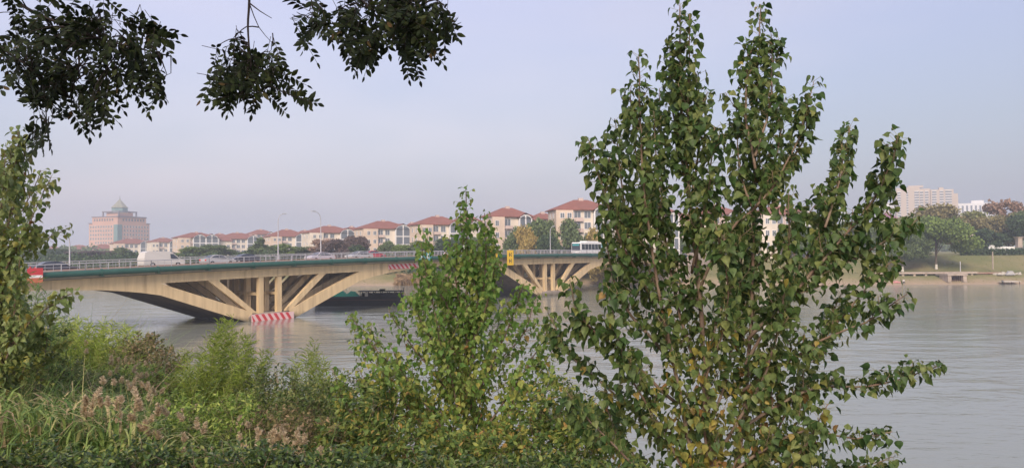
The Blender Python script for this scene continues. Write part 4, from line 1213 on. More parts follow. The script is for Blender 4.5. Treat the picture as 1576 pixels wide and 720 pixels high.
def post(px, top, bot, dist, w, label, material, cap=False, name='post'):
    p = at(px, bot, dist); q_ = at(px, top, dist)
    m = MB(); hgt = q_.z - p.z + 0.4
    m.prism_z([(-w/2, -w/2), (w/2, -w/2), (w/2, w/2), (-w/2, w/2)], 0, hgt)
    if cap: m.box(-w*0.65, -w*0.65, hgt-0.003, w*0.65, w*0.65, hgt+0.25)
    else: m.prism_z([(math.cos(math.pi*k/4)*w*0.7, math.sin(math.pi*k/4)*w*0.7) for k in range(8)], hgt-0.002, hgt+0.12)
    o = m.build(name, material, loc=(p.x, dist, p.z-0.4)); tag(o, label, 'post')
post(1527, 388, 412, 208, 0.24, 'pale slim post on the grass bank above the pale heap', M['concrete'])
post(1477, 403, 417, 206, 0.16, 'thin grey pole beside the outfall gate', M['metal'])
post(1493, 362, 378, 232, 1.0, 'pink stone post at the top of the bank', M['wall_pink'], True, 'stone_post')
post(1568, 366, 379, 232, 1.3, 'squat pale stone post right of the white wall', M['concrete'], True, 'stone_post')
x0, x1 = atX(1522, 233), atX(1563, 233)
m = MB().box(x0, 233, 7.0, x1, 233.5, 10.0 - 0.35).box(x0+0.4, 232.9, 9.64, x0+1.6, 233.6, 10.1)
o = m.build('wall', M['white']); tag(o, 'low bright white wall above the clipped dark hedge', 'wall')
x0, x1 = atX(1483, 233), atX(1500, 233)
o = MB().box(x0, 233, 7, x1, 233.4, 9.6).box(x0, 232.9, 9.6, x1, 233.5, 9.75).build('wall', M['wall_pink']); tag(o, 'short pinkish wall at the foot of the pink stone post', 'wall')
# pale heap of stones by the path
hp = at(1550, 417, 203)
o = empty('stone_heap', (hp.x, 203, ground_z(hp.x, 203))); tag(o, 'heap of pale stones and a tarp by the water path at the right edge', 'stone heap')
rg_ = random.Random(3)
for k in range(26):
    x, y, r0 = rg_.uniform(-3.4, 3.2), rg_.uniform(-0.9, 0.9), rg_.uniform(0.3, 0.6)
    m = MB(); n6 = 7
    ring = [(math.cos(6.28*i/n6)*r0*rg_.uniform(.8, 1.3), math.sin(6.28*i/n6)*r0*rg_.uniform(.7, 1.1)) for i in range(n6)]
    top = [(a_*0.6, b_*0.6) for a_, b_ in ring]
    hh = r0*rg_.uniform(.7, 1.2)
    m.add([(a_, b_, -0.1) for a_, b_ in ring] + [(a_, b_, hh) for a_, b_ in top], [tuple(range(n6-1, -1, -1)), tuple(range(n6, 2*n6))] + [(i, (i+1) % n6, (i+1) % n6+n6, i+n6) for i in range(n6)])
    m.build('stone', M['stone'], o, loc=(x, y, max(0, 0.35*(1-abs(x)/3.4))*rg_.random()*1.5))
MB().prism_y([(-1.2, 0), (1.2, 0), (0.5, 1.0), (-0.4, 1.05)], -1.3, -0.5).build('tarp', M['car_silver'], o)

# ------------------------------------------------------------------ people fishing on the far shore
def person(loc, rz, label, top, bottom):
    """seated figure grown from a joint skeleton"""
    J = {'pelvis': (0, 0, 0.47), 'chest': (0, 0.10, 0.80), 'neck': (0, 0.13, 0.98), 'head0': (0, 0.15, 1.07), 'head': (0, 0.17, 1.21),
         'sl': (-0.19, 0.11, 0.93), 'el': (-0.25, 0.24, 0.68), 'hl': (-0.12, 0.46, 0.66), 'sr': (0.19, 0.11, 0.93), 'er': (0.25, 0.24, 0.68), 'hr': (0.10, 0.48, 0.68),
         'kl': (-0.15, 0.43, 0.50), 'al': (-0.15, 0.45, 0.08), 'fl': (-0.15, 0.60, 0.04), 'kr': (0.15, 0.43, 0.50), 'ar': (0.15, 0.47, 0.08), 'fr': (0.15, 0.62, 0.04)}
    E_ = [('pelvis','chest'),('chest','neck'),('neck','head0'),('head0','head'),('chest','sl'),('sl','el'),('el','hl'),('chest','sr'),('sr','er'),('er','hr'),('pelvis','kl'),('kl','al'),('al','fl'),('pelvis','kr'),('kr','ar'),('ar','fr')]
    rad = {'pelvis': .15, 'chest': .15, 'neck': .055, 'head0': .07, 'head': .095, 'sl': .07, 'sr': .07, 'el': .045, 'er': .045, 'hl': .035, 'hr': .035, 'kl': .07, 'kr': .07, 'al': .045, 'ar': .045, 'fl': .035, 'fr': .035}
    keys = list(J)
    me = bpy.data.meshes.new('person'); me.from_pydata([J[k] for k in keys], [(keys.index(a_), keys.index(b__)) for a_, b__ in E_], [])
    ob = bpy.data.objects.new('person', me); COL.objects.link(ob)
    sk = ob.modifiers.new('skin', 'SKIN')
    for i, k in enumerate(keys):
        v = me.skin_vertices[0].data[i]; v.radius = (rad[k], rad[k]); v.use_root = (k == 'pelvis')
    ob.modifiers.new('sub', 'SUBSURF').levels = 1
    dg = bpy.context.evaluated_depsgraph_get()
    em = bpy.data.meshes.new_from_object(ob.evaluated_get(dg))
    ob.modifiers.clear(); ob.data = em
    em.materials.clear()
    for mm_ in (top, bottom, M['skin'], M['black']): em.materials.append(mm_)
    for p in em.polygons:
        c = p.center
        p.material_index = 2 if (c.z > 0.99 or (c.y > 0.42 and 0.6 < c.z < 0.75)) else (0 if c.z > 0.55 else 1)
        if c.z > 1.20 or (c.z > 1.1 and c.y < 0.13): p.material_index = 3
        p.use_smooth = True
    ob.location = loc; ob.rotation_euler = (0, 0, rz)
    tag(ob, label, 'person')
def stool(loc, label):
    o = empty('stool', loc); tag(o, label, 'stool', 'stools of the two people fishing')
    MB().box(-0.2, -0.18, 0.27, 0.2, 0.18, 0.33).build('seat', M['cloth_dark'], o)
    for x in (-0.16, 0.16):
        for y in (-0.14, 0.14): MB().box(x-0.015, y-0.015, -0.05, x+0.015, y+0.015, 0.27).build('leg', M['metal'], o)
pa = at(1389, 436, 197.0); pz = ground_z(pa.x, 197.0)
person((pa.x, 197.0, pz), math.pi, 'person in a pale top and dark trousers sitting at the water below the left willow', M['cloth_white'], M['cloth_dark'])
stool((pa.x, 197.0, pz), 'small folding stool under the person in the pale top')
b1 = MB().box(-1.0, -0.3, 0, 1.0, 0.3, 0.28).box(-0.5, -0.25, 0.28, 0.3, 0.25, 0.5).build('fishing_bag', M['cloth_pink'], loc=(pa.x-1.6, 197.4, ground_z(pa.x-1.6, 197.4))); tag(b1, 'pink fishing bag lying beside the person in the pale top', 'bag')
pb = at(1541, 434, 196.8); pz = ground_z(pb.x, 196.8)
person((pb.x, 196.8, pz), math.pi*0.9, 'person in dark clothes sitting at the water below the pale heap', M['cloth_dark'], M['cloth_dark'])
stool((pb.x, 196.8, pz), 'small folding stool under the person in dark clothes')
o = empty('fishing_platform', (pb.x+0.6, 195.6, 0)); tag(o, 'little wooden fishing platform on stilts beside the person in dark clothes', 'platform')
MB().box(-1.5, -1.0, 0.62, 2.8, 1.6, 0.72).build('board', M['offwhite'], o)
for x in (-1.3, 0.5, 2.5): MB().box(x-0.06, -0.9, -0.8, x+0.06, -0.78, 0.62).build('stilt', M['hull_rust'], o)

# ------------------------------------------------------------------ near foliage: poplars
# leaf outlines: x width, y along, z normal
POP = np.array([[0, 0, 0], [-0.24, 0.00, 0.08], [-0.44, 0.20, 0.15], [-0.36, 0.48, 0.13], [-0.13, 0.80, 0.02], [0, 1.05, -0.12],
                [0.13, 0.80, 0.02], [0.36, 0.48, 0.13], [0.44, 0.20, 0.15], [0.24, 0.00, 0.08], [0, 0.28, -0.015], [0, 0.62, -0.01]])
POPF = [(0, 10, 2, 1), (10, 11, 3, 2), (11, 5, 4, 3), (0, 9, 8, 10), (10, 8, 7, 11), (11, 7, 6, 5)]
OVA = np.array([[0, 0, 0], [-0.20, 0.22, 0.04], [-0.24, 0.50, 0.05], [-0.12, 0.82, 0.0], [0, 1.0, -0.08], [0.12, 0.82, 0.0], [0.24, 0.50, 0.05], [0.20, 0.22, 0.04], [0, 0.5, -0.02]])
OVAF = [(0, 8, 2, 1), (8, 4, 3, 2), (0, 7, 6, 8), (8, 6, 5, 4)]

def resample(pts, step):
    pts = np.array([tuple(p) for p in pts], dtype=float)
    # Catmull-Rom through the given points
    P = np.vstack([2*pts[0]-pts[1], pts, 2*pts[-1]-pts[-2]])
    out = []
    for i in range(1, len(P)-2):
        L_ = np.linalg.norm(P[i+1]-P[i]); k = max(2, int(L_/step))
        for j in range(k):
            t = j/k
            out.append(0.5*((2*P[i]) + (-P[i-1]+P[i+1])*t + (2*P[i-1]-5*P[i]+4*P[i+1]-P[i+2])*t*t + (-P[i-1]+3*P[i]-3*P[i+1]+P[i+2])*t**3))
    out.append(pts[-1])
    return np.array(out)

def poplar(name, label, branches, Y, leafL, matname, laterals, spacing, seed, agef, base, leaf_from=0.22, lat_len=(0.22, 0.55), thick=0.030):
    rg = np.random.default_rng(seed)
    root = empty(name, (0, 0, 0)); tag(root, label, 'tree')
    bx_, by_, bz_ = base
    root.location = base
    wood = MB(); LP, LA, LN, LS, AG, PB = [], [], [], [], [], []
    off = np.array(base)
    def leaves_on(C, f0, sz, sp):
        nC = len(C)
        seg = np.linalg.norm(np.diff(C, axis=0), axis=1); s = np.concatenate([[0], np.cumsum(seg)]); tot = s[-1]
        d = f0*tot; phi = rg.random()*6.28
        while d < tot:
            x = np.array([np.interp(d, s, C[:, k]) for k in range(3)])
            t2 = np.array([np.interp(min(d+0.02, tot), s, C[:, k]) for k in range(3)]) - x
            if np.linalg.norm(t2) < 1e-6: t2 = C[-1]-C[-2]
            t2 = t2/np.linalg.norm(t2)
            u = np.cross(t2, [0.2, 0.9, 0.1]); u /= np.linalg.norm(u); w_ = np.cross(t2, u)
            o_ = math.cos(phi)*u + math.sin(phi)*w_
            fr = d/tot
            pl = sz*(0.55+0.75*rg.random())
            pd = unit(o_*0.9 + t2*0.45 + np.array([0, 0, 0.12]) + rg.normal(size=3)*0.15)
            p1 = x + pd*pl
            droop = 0.55 + 0.8*rg.random()
            la = unit(o_*0.55 + np.array([0, 0, -droop]) + rg.normal(size=3)*0.42)
            ln = unit(o_*0.7 + np.array([0, 0, 0.5]) + rg.normal(size=3)*0.75)
            taper = 1.0 if fr < 0.93 else 0.85
            LP.append(p1); LA.append(la); LN.append(ln); LS.append(sz*(0.62+0.58*rg.random())*taper)
            AG.append(agef(x, rg, fr)); PB.append((x, p1))
            phi += 2.4 + rg.normal()*0.3
            d += sp*(0.6+0.8*rg.random())
    for bi, br_ in enumerate(branches):
        dep, pts = br_[0], br_[1]
        n = len(pts)
        P3 = []
        for i, (px, py) in enumerate(pts):
            yy = Y + dep*(i/(n-1))
            P3.append(at(px, py, yy))
        C = resample(P3, 0.06)
        C[1:-1] += rg.normal(size=(len(C)-2, 3))*0.004
        main = br_[2] if len(br_) > 2 else 0.5
        L_ = len(C); rads = [thick*main*(1-0.88*i/(L_-1)) + 0.0022 for i in range(L_)]
        wood.tube([tuple(c-off) for c in C[::2]] + [tuple(C[-1]-off)], rads[::2]+[0.002], 7)
        f0 = leaf_from if main > 0.8 else 0.12
        leaves_on(C, f0, leafL, spacing)
        # side shoots
        for k in range(int(laterals*L_*0.06/0.10)):
            i = int(L_*(0.10 + 0.86*rg.random()))
            if i >= L_-2: continue
            t = unit(C[i+1]-C[i-1]) if i > 0 else unit(C[1]-C[0])
            o_ = unit(np.cross(t, rg.normal(size=3)))
            ln_ = (lat_len[0] + (lat_len[1]-lat_len[0])*rg.random())*(1.0-0.75*i/L_)
            d_ = unit(o_*0.85 + t*0.55 + np.array([0, 0, 0.35]))
            q = [C[i], C[i]+d_*ln_*0.5, C[i]+d_*ln_*0.85+np.array([0, 0, 0.12*ln_])]
            C2 = resample(q, 0.05)
            wood.tube([tuple(c-off) for c in C2], [0.0042*(1-0.6*j/len(C2)) for j in range(len(C2))], 5)
            leaves_on(C2, 0.15, leafL*0.95, spacing*1.15)
    LP, LA, LN, LS, AG = np.array(LP)-off, np.array(LA), np.array(LN), np.array(LS), np.array(AG)
    T = POP.copy()
    V = place(T, LP, LA, LN, LS)
    # every leaf bends and twists in its own way
    tw = rg.normal(size=len(LP))*0.18
    V += (T[None, :, 1]**2 * tw[:, None])[:, :, None] * LN[:, None, :] * LS[:, None, None]
    # petiole ribbon joined to the leaf mesh
    me = fast_mesh('crown', V, POPF, len(LP), M[matname], AG)
    c = link_mesh('crown', me, root)
    pb = np.array([[a_-off, b__-off] for a_, b__ in PB])
    dirv = unit(pb[:, 1]-pb[:, 0]); sd_ = unit(np.cross(dirv, np.array([0.1, 1, 0.2])))*0.0013; up_ = np.cross(sd_, dirv)
    PV = np.stack([pb[:, 0]-sd_, pb[:, 0]+sd_, pb[:, 0]+up_, pb[:, 1]-sd_, pb[:, 1]+sd_, pb[:, 1]+up_], 1)
    pe = link_mesh('petioles', fast_mesh('petioles', PV, [(0, 1, 4, 3), (1, 2, 5, 4), (2, 0, 3, 5)], len(pb), M['petiole']), c)
    wood.build('trunk', M['bark_young'], root, smooth=True)
    print(name, 'leaves', len(LP))
    return root

def age_big(x, rg, fr):
    inner = max(0, 1 - abs(x[0]-1.75)/1.1) * max(0, min(1, (8.7 - x[2])/0.9))
    return 0.03 + 0.20*rg.random() + inner*0.42*rg.random() + (0.45 if rg.random() < 0.003 + 0.09*inner else 0)
Yb = 6.5
big = [
 (0.0, [(1092, 928), (1090, 720), (1078, 480), (1062, 300), (1052, 150), (1051, 2)], 1.0),
 (-0.5, [(1084, 928), (1062, 720), (1035, 560), (1008, 420), (990, 260), (986, 82)], 0.75),
 (0.5, [(1098, 928), (1130, 720), (1152, 520), (1160, 330), (1168, 150), (1176, 4)], 0.8),
 (-0.3, [(1078, 440), (1120, 360), (1180, 300), (1228, 220), (1257, 122)], 0.4),
 (0.7, [(1145, 560), (1220, 430), (1280, 320), (1312, 192)], 0.45),
 (-0.6, [(1150, 520), (1250, 420), (1335, 320), (1372, 255), (1386, 207)], 0.5),
 (0.3, [(1230, 430), (1330, 390), (1390, 352), (1414, 337)], 0.35),
 (-0.7, [(1140, 600), (1250, 530), (1340, 490), (1394, 452)], 0.45),
 (0.5, [(1130, 660), (1240, 600), (1350, 590), (1442, 562)], 0.45),
 (-0.4, [(1110, 730), (1220, 665), (1310, 672), (1368, 662)], 0.45),
 (0.6, [(1105, 800), (1230, 730), (1320, 715), (1372, 700)], 0.45),
 (0.5, [(1010, 440), (965, 330), (948, 182)], 0.4),
 (-0.6, [(1022, 500), (955, 370), (928, 290), (907, 214)], 0.45),
 (0.6, [(1035, 560), (960, 470), (938, 400), (930, 335)], 0.45),
 (-0.5, [(1040, 620), (950, 540), (895, 490), (876, 430)], 0.45),
 (0.4, [(1060, 720), (960, 620), (880, 550), (842, 480)], 0.45),
 (-0.6, [(1070, 800), (980, 720), (900, 640), (870, 600)], 0.45),
 (0.7, [(1090, 650), (1120, 560), (1140, 400), (1138, 240)], 0.4),
 (-0.7, [(1064, 420), (1090, 300), (1102, 195)], 0.35),
 (0.5, [(1085, 620), (1045, 480), (1020, 330), (1018, 135)], 0.5),
 (-0.8, [(1100, 700), (1180, 560), (1210, 420), (1215, 290)], 0.45),
 (0.8, [(1085, 560), (1120, 450), (1200, 380), (1270, 300)], 0.35),
 (-0.9, [(1090, 760), (1080, 600), (1120, 480), (1100, 340)], 0.4),
 (0.7, [(1100, 780), (1180, 680), (1240, 560), (1300, 440)], 0.4),
 (-0.5, [(1080, 780), (1010, 650), (960, 560), (935, 440)], 0.4),
 (0.8, [(1080, 800), (1020, 760), (960, 700), (930, 620)], 0.4),
 (-0.8, [(1100, 820), (1170, 760), (1230, 690), (1270, 620)], 0.4),
 (0.3, [(1095, 820), (1130, 700), (1175, 640), (1190, 560)], 0.4),
 (-0.4, [(1095, 860), (1160, 800), (1240, 760), (1310, 740)], 0.4),
 (0.4, [(1085, 860), (1030, 800), (960, 760), (900, 720)], 0.4),
 (0.1, [(1060, 300), (1038, 170), (1034, 62)], 0.35),
 (-0.1, [(1058, 260), (1064, 120), (1066, 20)], 0.3),
 (0.15, [(1062, 330), (1078, 210), (1074, 110)], 0.3),
 (0.5, [(1164, 260), (1150, 160), (1158, 60)], 0.35),
 (0.4, [(1164, 240), (1190, 150), (1192, 50)], 0.35),
 (0.45, [(1164, 320), (1196, 240), (1212, 150)], 0.3),
 (0.5, [(1162, 330), (1140, 260), (1136, 180)], 0.3),
 (-0.3, [(1000, 330), (978, 220), (974, 130)], 0.3),
 (-0.3, [(1200, 280), (1240, 210), (1244, 160)], 0.3),
 (0.2, [(1010, 380), (1012, 260), (1008, 170)], 0.3),
 (-0.4, [(980, 400), (945, 300), (938, 238)], 0.3),
 (-0.5, [(1330, 340), (1362, 270), (1368, 222)], 0.3),
 (0.6, [(1270, 350), (1296, 270), (1300, 210)], 0.3),
 (-0.2, [(1240, 425), (1300, 380), (1345, 345), (1362, 300)], 0.3),
 (0.2, [(1260, 520), (1310, 470), (1350, 420), (1385, 395)], 0.3),
]
poplar('poplar_tree', 'biggest young poplar with several upright leafy spires, standing in the foreground', big, Yb, 0.076, 'poplar_big', 0.72, 0.0115, 21, age_big, (atX(1091, 6.5), 6.5, 5.95), leaf_from=0.40, lat_len=(0.12, 0.42))

def age_mid(x, rg, fr):
    lowb = max(0, min(1, (8.3 - x[2])/1.2))
    return 0.05 + 0.22*rg.random() + lowb*0.30*rg.random() + (0.4 if rg.random() < 0.01+0.05*lowb else 0)
Ym = 9.0
mid = [
 (0.0, [(716, 852), (716, 640), (718, 460), (719, 380), (717, 290)], 1.0),
 (-0.6, [(716, 700), (690, 560), (662, 450), (648, 374)], 0.5),
 (0.5, [(716, 640), (697, 500), (690, 420), (692, 362)], 0.5),
 (-0.3, [(716, 600), (738, 480), (748, 400), (746, 328)], 0.5),
 (0.6, [(716, 680), (640, 600), (572, 530), (538, 484)], 0.45),
 (-0.7, [(716, 620), (662, 520), (622, 450)], 0.4),
 (0.7, [(716, 560), (680, 470), (662, 410)], 0.4),
 (-0.8, [(716, 640), (765, 540), (790, 480), (806, 436)], 0.45),
 (0.6, [(716, 700), (785, 600), (830, 530), (850, 486)], 0.45),
 (-0.5, [(716, 760), (620, 690), (545, 640), (510, 566)], 0.45),
 (0.7, [(716, 760), (800, 690), (860, 640), (890, 600)], 0.45),
 (-0.7, [(716, 560), (748, 470), (764, 400)], 0.4),
 (0.8, [(716, 820), (610, 760), (530, 700)], 0.4),
 (-0.6, [(716, 820), (820, 760), (915, 690)], 0.4),
 (-0.9, [(716, 740), (655, 660), (605, 600), (580, 560)], 0.4),
 (0.9, [(716, 740), (770, 650), (812, 585)], 0.4),
 (-1.0, [(716, 720), (700, 610), (680, 540), (668, 480)], 0.4),
 (1.0, [(716, 720), (740, 610), (755, 540), (770, 480)], 0.4),
 (-1.0, [(716, 800), (740, 700), (780, 640), (800, 560)], 0.4),
 (1.0, [(716, 800), (680, 720), (640, 660), (620, 560)], 0.4),
 (-0.9, [(716, 840), (660, 770), (590, 730), (560, 660)], 0.4),
 (0.9, [(716, 840), (770, 770), (840, 740), (900, 660)], 0.4),
 (0.3, [(718, 520), (670, 440), (655, 390), (650, 350)], 0.4),
 (-0.3, [(718, 500), (700, 430), (712, 370), (705, 335)], 0.35),
 (0.4, [(718, 520), (760, 450), (758, 400), (756, 352)], 0.4),
 (-0.5, [(718, 640), (640, 540), (610, 500), (598, 478)], 0.4),
 (0.2, [(718, 560), (650, 500), (648, 450), (642, 410)], 0.4),
 (0.5, [(718, 600), (800, 520), (820, 470), (828, 450)], 0.35),
 (-0.4, [(718, 560), (735, 470), (725, 410), (733, 370)], 0.35),
 (0.6, [(718, 660), (600, 580), (560, 545), (545, 520)], 0.35),
 (0.2, [(716, 780), (640, 680), (580, 610), (548, 560)], 0.4),
 (-0.4, [(716, 800), (620, 720), (560, 660), (528, 610)], 0.4),
 (0.5, [(716, 820), (600, 740), (545, 700), (515, 640)], 0.4),
 (-0.6, [(716, 760), (680, 660), (630, 590), (600, 530)], 0.4),
 (0.3, [(716, 780), (780, 690), (830, 620), (852, 560)], 0.4),
 (-0.5, [(716, 800), (800, 730), (860, 680), (885, 620)], 0.4),
 (0.6, [(716, 720), (790, 640), (830, 570), (860, 520)], 0.4),
]
poplar('poplar_tree', 'bushy fresh green poplar in the middle with one thin shoot on top', mid, Ym, 0.073, 'poplar_mid', 0.72, 0.0150, 22, age_mid, (atX(716, 9), 9.0, 5.2), leaf_from=0.30, lat_len=(0.18, 0.55))

def age_left(x, rg, fr):
    return 0.06 + 0.30*rg.random() + (0.4 if rg.random() < 0.02 else 0)
lft = [
 (0.0, [(-30, 860), (-22, 620), (0, 420), (20, 300), (27, 196)], 1.0),
 (-0.4, [(-22, 600), (6, 430), (46, 340), (78, 270)], 0.5),
 (0.4, [(-10, 520), (12, 425), (60, 376), (108, 350)], 0.4),
 (-0.5, [(-20, 640), (20, 530), (65, 480), (112, 450)], 0.4),
 (0.5, [(-28, 560), (-6, 390), (42, 310), (62, 262)], 0.4),
 (-0.6, [(-30, 520), (0, 330), (6, 236)], 0.4),
 (0.6, [(-22, 700), (10, 600), (26, 530), (34, 456)], 0.4),
 (-0.2, [(-22, 560), (0, 470), (18, 400), (60, 352)], 0.4),
 (0.3, [(-40, 600), (-20, 420), (-8, 300), (0, 250)], 0.4),
 (-0.3, [(-24, 640), (10, 560), (24, 470), (30, 400)], 0.4),
 (0.1, [(18, 330), (32, 270), (38, 215)], 0.3),
 (-0.1, [(14, 340), (14, 280), (16, 222)], 0.3),
]
poplar('poplar_tree', 'slim olive green poplar cut by the left edge', lft, 8.3, 0.076, 'poplar_left', 1.1, 0.0145, 23, age_left, (atX(-30, 8.3), 8.3, 5.3), leaf_from=0.35, lat_len=(0.12, 0.32))

# ------------------------------------------------------------------ overhanging tree with feathered leaves
def pinnate_at(P0, dirs, rg, rach, n_pair, out):
    """adds leaflets of one compound leaf"""
    t = dirs/np.linalg.norm(dirs)
    side = unit(np.cross(t, rg.normal(size=3)*0.35 + np.array([0.1, 1.0, 0.25])))
    nrm = np.cross(side, t)
    for k in range(n_pair+1):
        f = 0.22 + 0.78*k/n_pair
        c = P0 + t*rach*f + np.array([0, 0, -0.18*rach*f*f])
        sc = 0.047*(0.8+0.4*rg.random())*(1.0 if 0 < k < n_pair else 0.85)
        if k == n_pair:
            out.append((c, unit(t + np.array([0, 0, -0.3])), nrm + rg.normal(size=3)*0.2, sc))
        else:
            for s in (-1, 1):
                if rg.random() < 0.06: continue
                out.append((c, unit(side*s*0.9 + t*0.45 + np.array([0, 0, -0.35]) + rg.normal(size=3)*0.12), nrm + rg.normal(size=3)*0.35, sc))
rg = np.random.default_rng(77)
tree = empty('overhanging_tree', (-6.5, -2.0, 7.4))
tag(tree, 'dark feathery leaved tree whose boughs hang into the top of the view', 'tree')
toff = np.array([-6.5, -2.0, 7.4])
wood = MB()
wood.tube([(0, 0, -0.3), (0.1, 0.1, 1.2), (0.3, 0.5, 3.0), (0.9, 1.4, 4.6), (2.0, 3.0, 5.6)], [0.30, 0.24, 0.20, 0.16, 0.11], 12)
wood.tube([(0.9, 1.4, 4.6), (2.4, 3.2, 5.4), (4.2, 4.6, 5.7), (6.4, 5.6, 5.4)], [0.12, 0.09, 0.06, 0.03], 9)
wood.tube([(0.3, 0.5, 3.0), (-0.5, 1.2, 5.0), (-0.8, 2.0, 7.0)], [0.16, 0.12, 0.06], 9)
wood.tube([(0.9, 1.4, 4.6), (1.6, 0.8, 6.0), (3.4, 0.2, 7.2)], [0.12, 0.08, 0.04], 9)
def clump(mains, blobs, n, Yc, dY):
    leaves = []
    MP = []
    for pts, r0 in mains:
        C = resample([at(px, py, Yc + dz) for px, py, dz in pts], 0.04)
        k = len(C)
        wood.tube([tuple(c-toff) for c in C], [r0*(1-0.75*i/k) for i in range(k)], 7)
        MP.append(C)
    MPa = np.vstack(MP)
    for j in range(n):
        w = [b[4] if len(b) > 4 else b[2]*b[3] for b in blobs]
        b = blobs[rg.choice(len(blobs), p=np.array(w)/sum(w))]
        a0 = rg.random()*6.28; rr = math.sqrt(rg.random())
        px, py = b[0]+math.cos(a0)*b[2]*rr, b[1]+math.sin(a0)*b[3]*rr
        p = np.array(tuple(at(px, py, Yc + dY*(rg.random()-0.5)*2)))
        dd = np.linalg.norm(MPa-p, axis=1); q = MPa[dd.argmin()]
        out = p - q
        L0 = np.linalg.norm(out)
        g = unit(out + np.array([0, 0, -0.10]) + rg.normal(size=3)*0.10) if L0 > 0.02 else unit(rg.normal(size=3))
        rach = 0.15 + 0.09*rg.random()
        start = p - g*rach*0.6
        if L0 > 0.25 or j % 3 == 0:
            midp = (q+start)/2 + np.array([0, 0, 0.03])
            Cq = resample([q, midp, start], 0.03); wood.tube([tuple(c-toff) for c in Cq], list(np.linspace(0.004, 0.002, len(Cq))), 5)
        wood.tube([tuple(start-toff), tuple(start+g*rach-np.array([0, 0, 0.18*rach])-toff)], [0.0016, 0.001], 4)
        pinnate_at(start, g, rg, rach, 6, leaves)
    return leaves
sets = []
sets.append(clump([([(-40, -60, 0.2), (30, 5, 0.1), (95, 40, 0), (120, 90, 0), (105, 150, 0)], 0.012), ([(95, 40, 0), (160, 60, -0.1), (220, 75, -0.1), (262, 85, 0)], 0.008), ([(-60, 20, 0.2), (10, 80, 0.1), (60, 120, 0), (72, 205, 0)], 0.009), ([(60, -60, 0), (150, -10, 0.1), (200, 30, 0.2)], 0.008)],
    [(60, 60, 75, 75), (150, 70, 90, 68), (20, 110, 60, 50), (110, 140, 85, 40), (215, 75, 48, 55), (160, 155, 36, 34), (60, 205, 16, 26, 900), (225, 130, 28, 16, 900)], 200, 4.0, 0.35))
sets.append(clump([([(382, -60, 0), (383, 0, 0), (381, 40, 0), (385, 90, 0), (392, 140, 0)], 0.0085), ([(383, 2, 0), (400, 15, 0), (418, 26, 0)], 0.004), ([(384, 5, 0), (398, 40, 0.05), (420, 66, 0.1)], 0.003)],
    [(375, 105, 52, 44), (400, 125, 55, 42), (345, 100, 30, 36), (325, 140, 22, 18), (420, 90, 20, 20), (460, 145, 10, 8, 120)], 66, 4.0, 0.25))
sets.append(clump([([(500, -60, 0), (560, 0, 0), (585, 28, 0), (620, 55, 0)], 0.009), ([(700, -40, 0), (660, 0, 0), (630, 15, 0), (600, 30, 0)], 0.007), ([(470, -50, 0), (480, 0, 0), (490, 35, 0)], 0.006)],
    [(590, 30, 75, 42), (640, 45, 55, 40), (500, 18, 55, 32), (660, 20, 42, 35), (560, 70, 28, 22), (632, 84, 18, 18, 500), (478, 45, 20, 18), (455, 70, 7, 12, 120)], 130, 4.0, 0.3))
for i, lv in enumerate(sets):
    P = np.array([l[0] for l in lv]) - toff; A = np.array([l[1] for l in lv]); N = unit(np.array([l[2] for l in lv])); Z = np.array([l[3] for l in lv])
    T = OVA.copy(); T[:, 0] *= 0.92
    V = place(T, P, A, N, Z)
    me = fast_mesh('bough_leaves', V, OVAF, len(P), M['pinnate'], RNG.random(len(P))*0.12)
    link_mesh('bough_leaves', me, tree)
    print('leaflets', len(P))
wood.build('trunk', M['bark_dark'], tree, smooth=True)
# crown above the view (shades the boughs)
nC = 6000
lob = np.array([(-3.6, 4.6, 12.9, 2.0, 1.5, 0.9), (-1.0, 4.0, 12.6, 1.8, 1.2, 0.7), (-5.0, 3.0, 13.6, 2.0, 1.8, 1.0)])
ii = rg.integers(0, len(lob), nC); d = unit(rg.normal(size=(nC, 3)))
pos = lob[ii, :3] + d*lob[ii, 3:6]*(rg.random(nC)**0.4)[:, None] - toff
V = place(OVA, pos, unit(rg.normal(size=(nC, 3)) + np.array([0, 0, -0.5])), unit(rg.normal(size=(nC, 3)) + np.array([0, 0, 1.0])), 0.13+0.06*rg.random(nC))
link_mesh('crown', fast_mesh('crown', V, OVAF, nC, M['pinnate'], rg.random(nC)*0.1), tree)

# ------------------------------------------------------------------ near bank: reeds, shrubs, hedge
def gz(X, Y): return np.array([ground_z(x, y) for x, y in zip(X, Y)])
BL = 6
def blades(name, X, Y, H, Wd, lean, curl, material, label, cat, seed, z0=None, kind='stuff'):
    rg = np.random.default_rng(seed); n = len(X)
    Z = gz(X, Y) if z0 is None else z0
    a0 = rg.random(n)*6.28
    hd = np.stack([np.cos(a0), np.sin(a0), np.zeros(n)], 1)
    sdv = np.stack([-np.sin(a0+0.6*rg.normal(size=n)), np.cos(a0), np.zeros(n)], 1); sdv = unit(sdv)
    V = np.zeros((n, BL*2, 3))
    for k in range(BL):
        f = k/(BL-1)
        ang = lean + curl*f**1.6
        cen = np.stack([X, Y, Z], 1) + hd*(H*f*np.sin(ang*f)*1.0)[:, None] + np.array([0, 0, 1])*(H*(f*np.cos(ang*f*0.8)))[:, None]
        w = Wd*(1-f**2.2)*0.5 + 0.0008
        V[:, 2*k] = cen - sdv*w[:, None]; V[:, 2*k+1] = cen + sdv*w[:, None]
    me = fast_mesh(name, V, [(2*k, 2*k+1, 2*k+3, 2*k+2) for k in range(BL-1)], n, material)
    o = link_mesh(name, me); tag(o, label, cat, kind=kind)
    return o, V
def top_line(px, pts):
    return np.interp(px, [p[0] for p in pts], [p[1] for p in pts])
rg = np.random.default_rng(9)
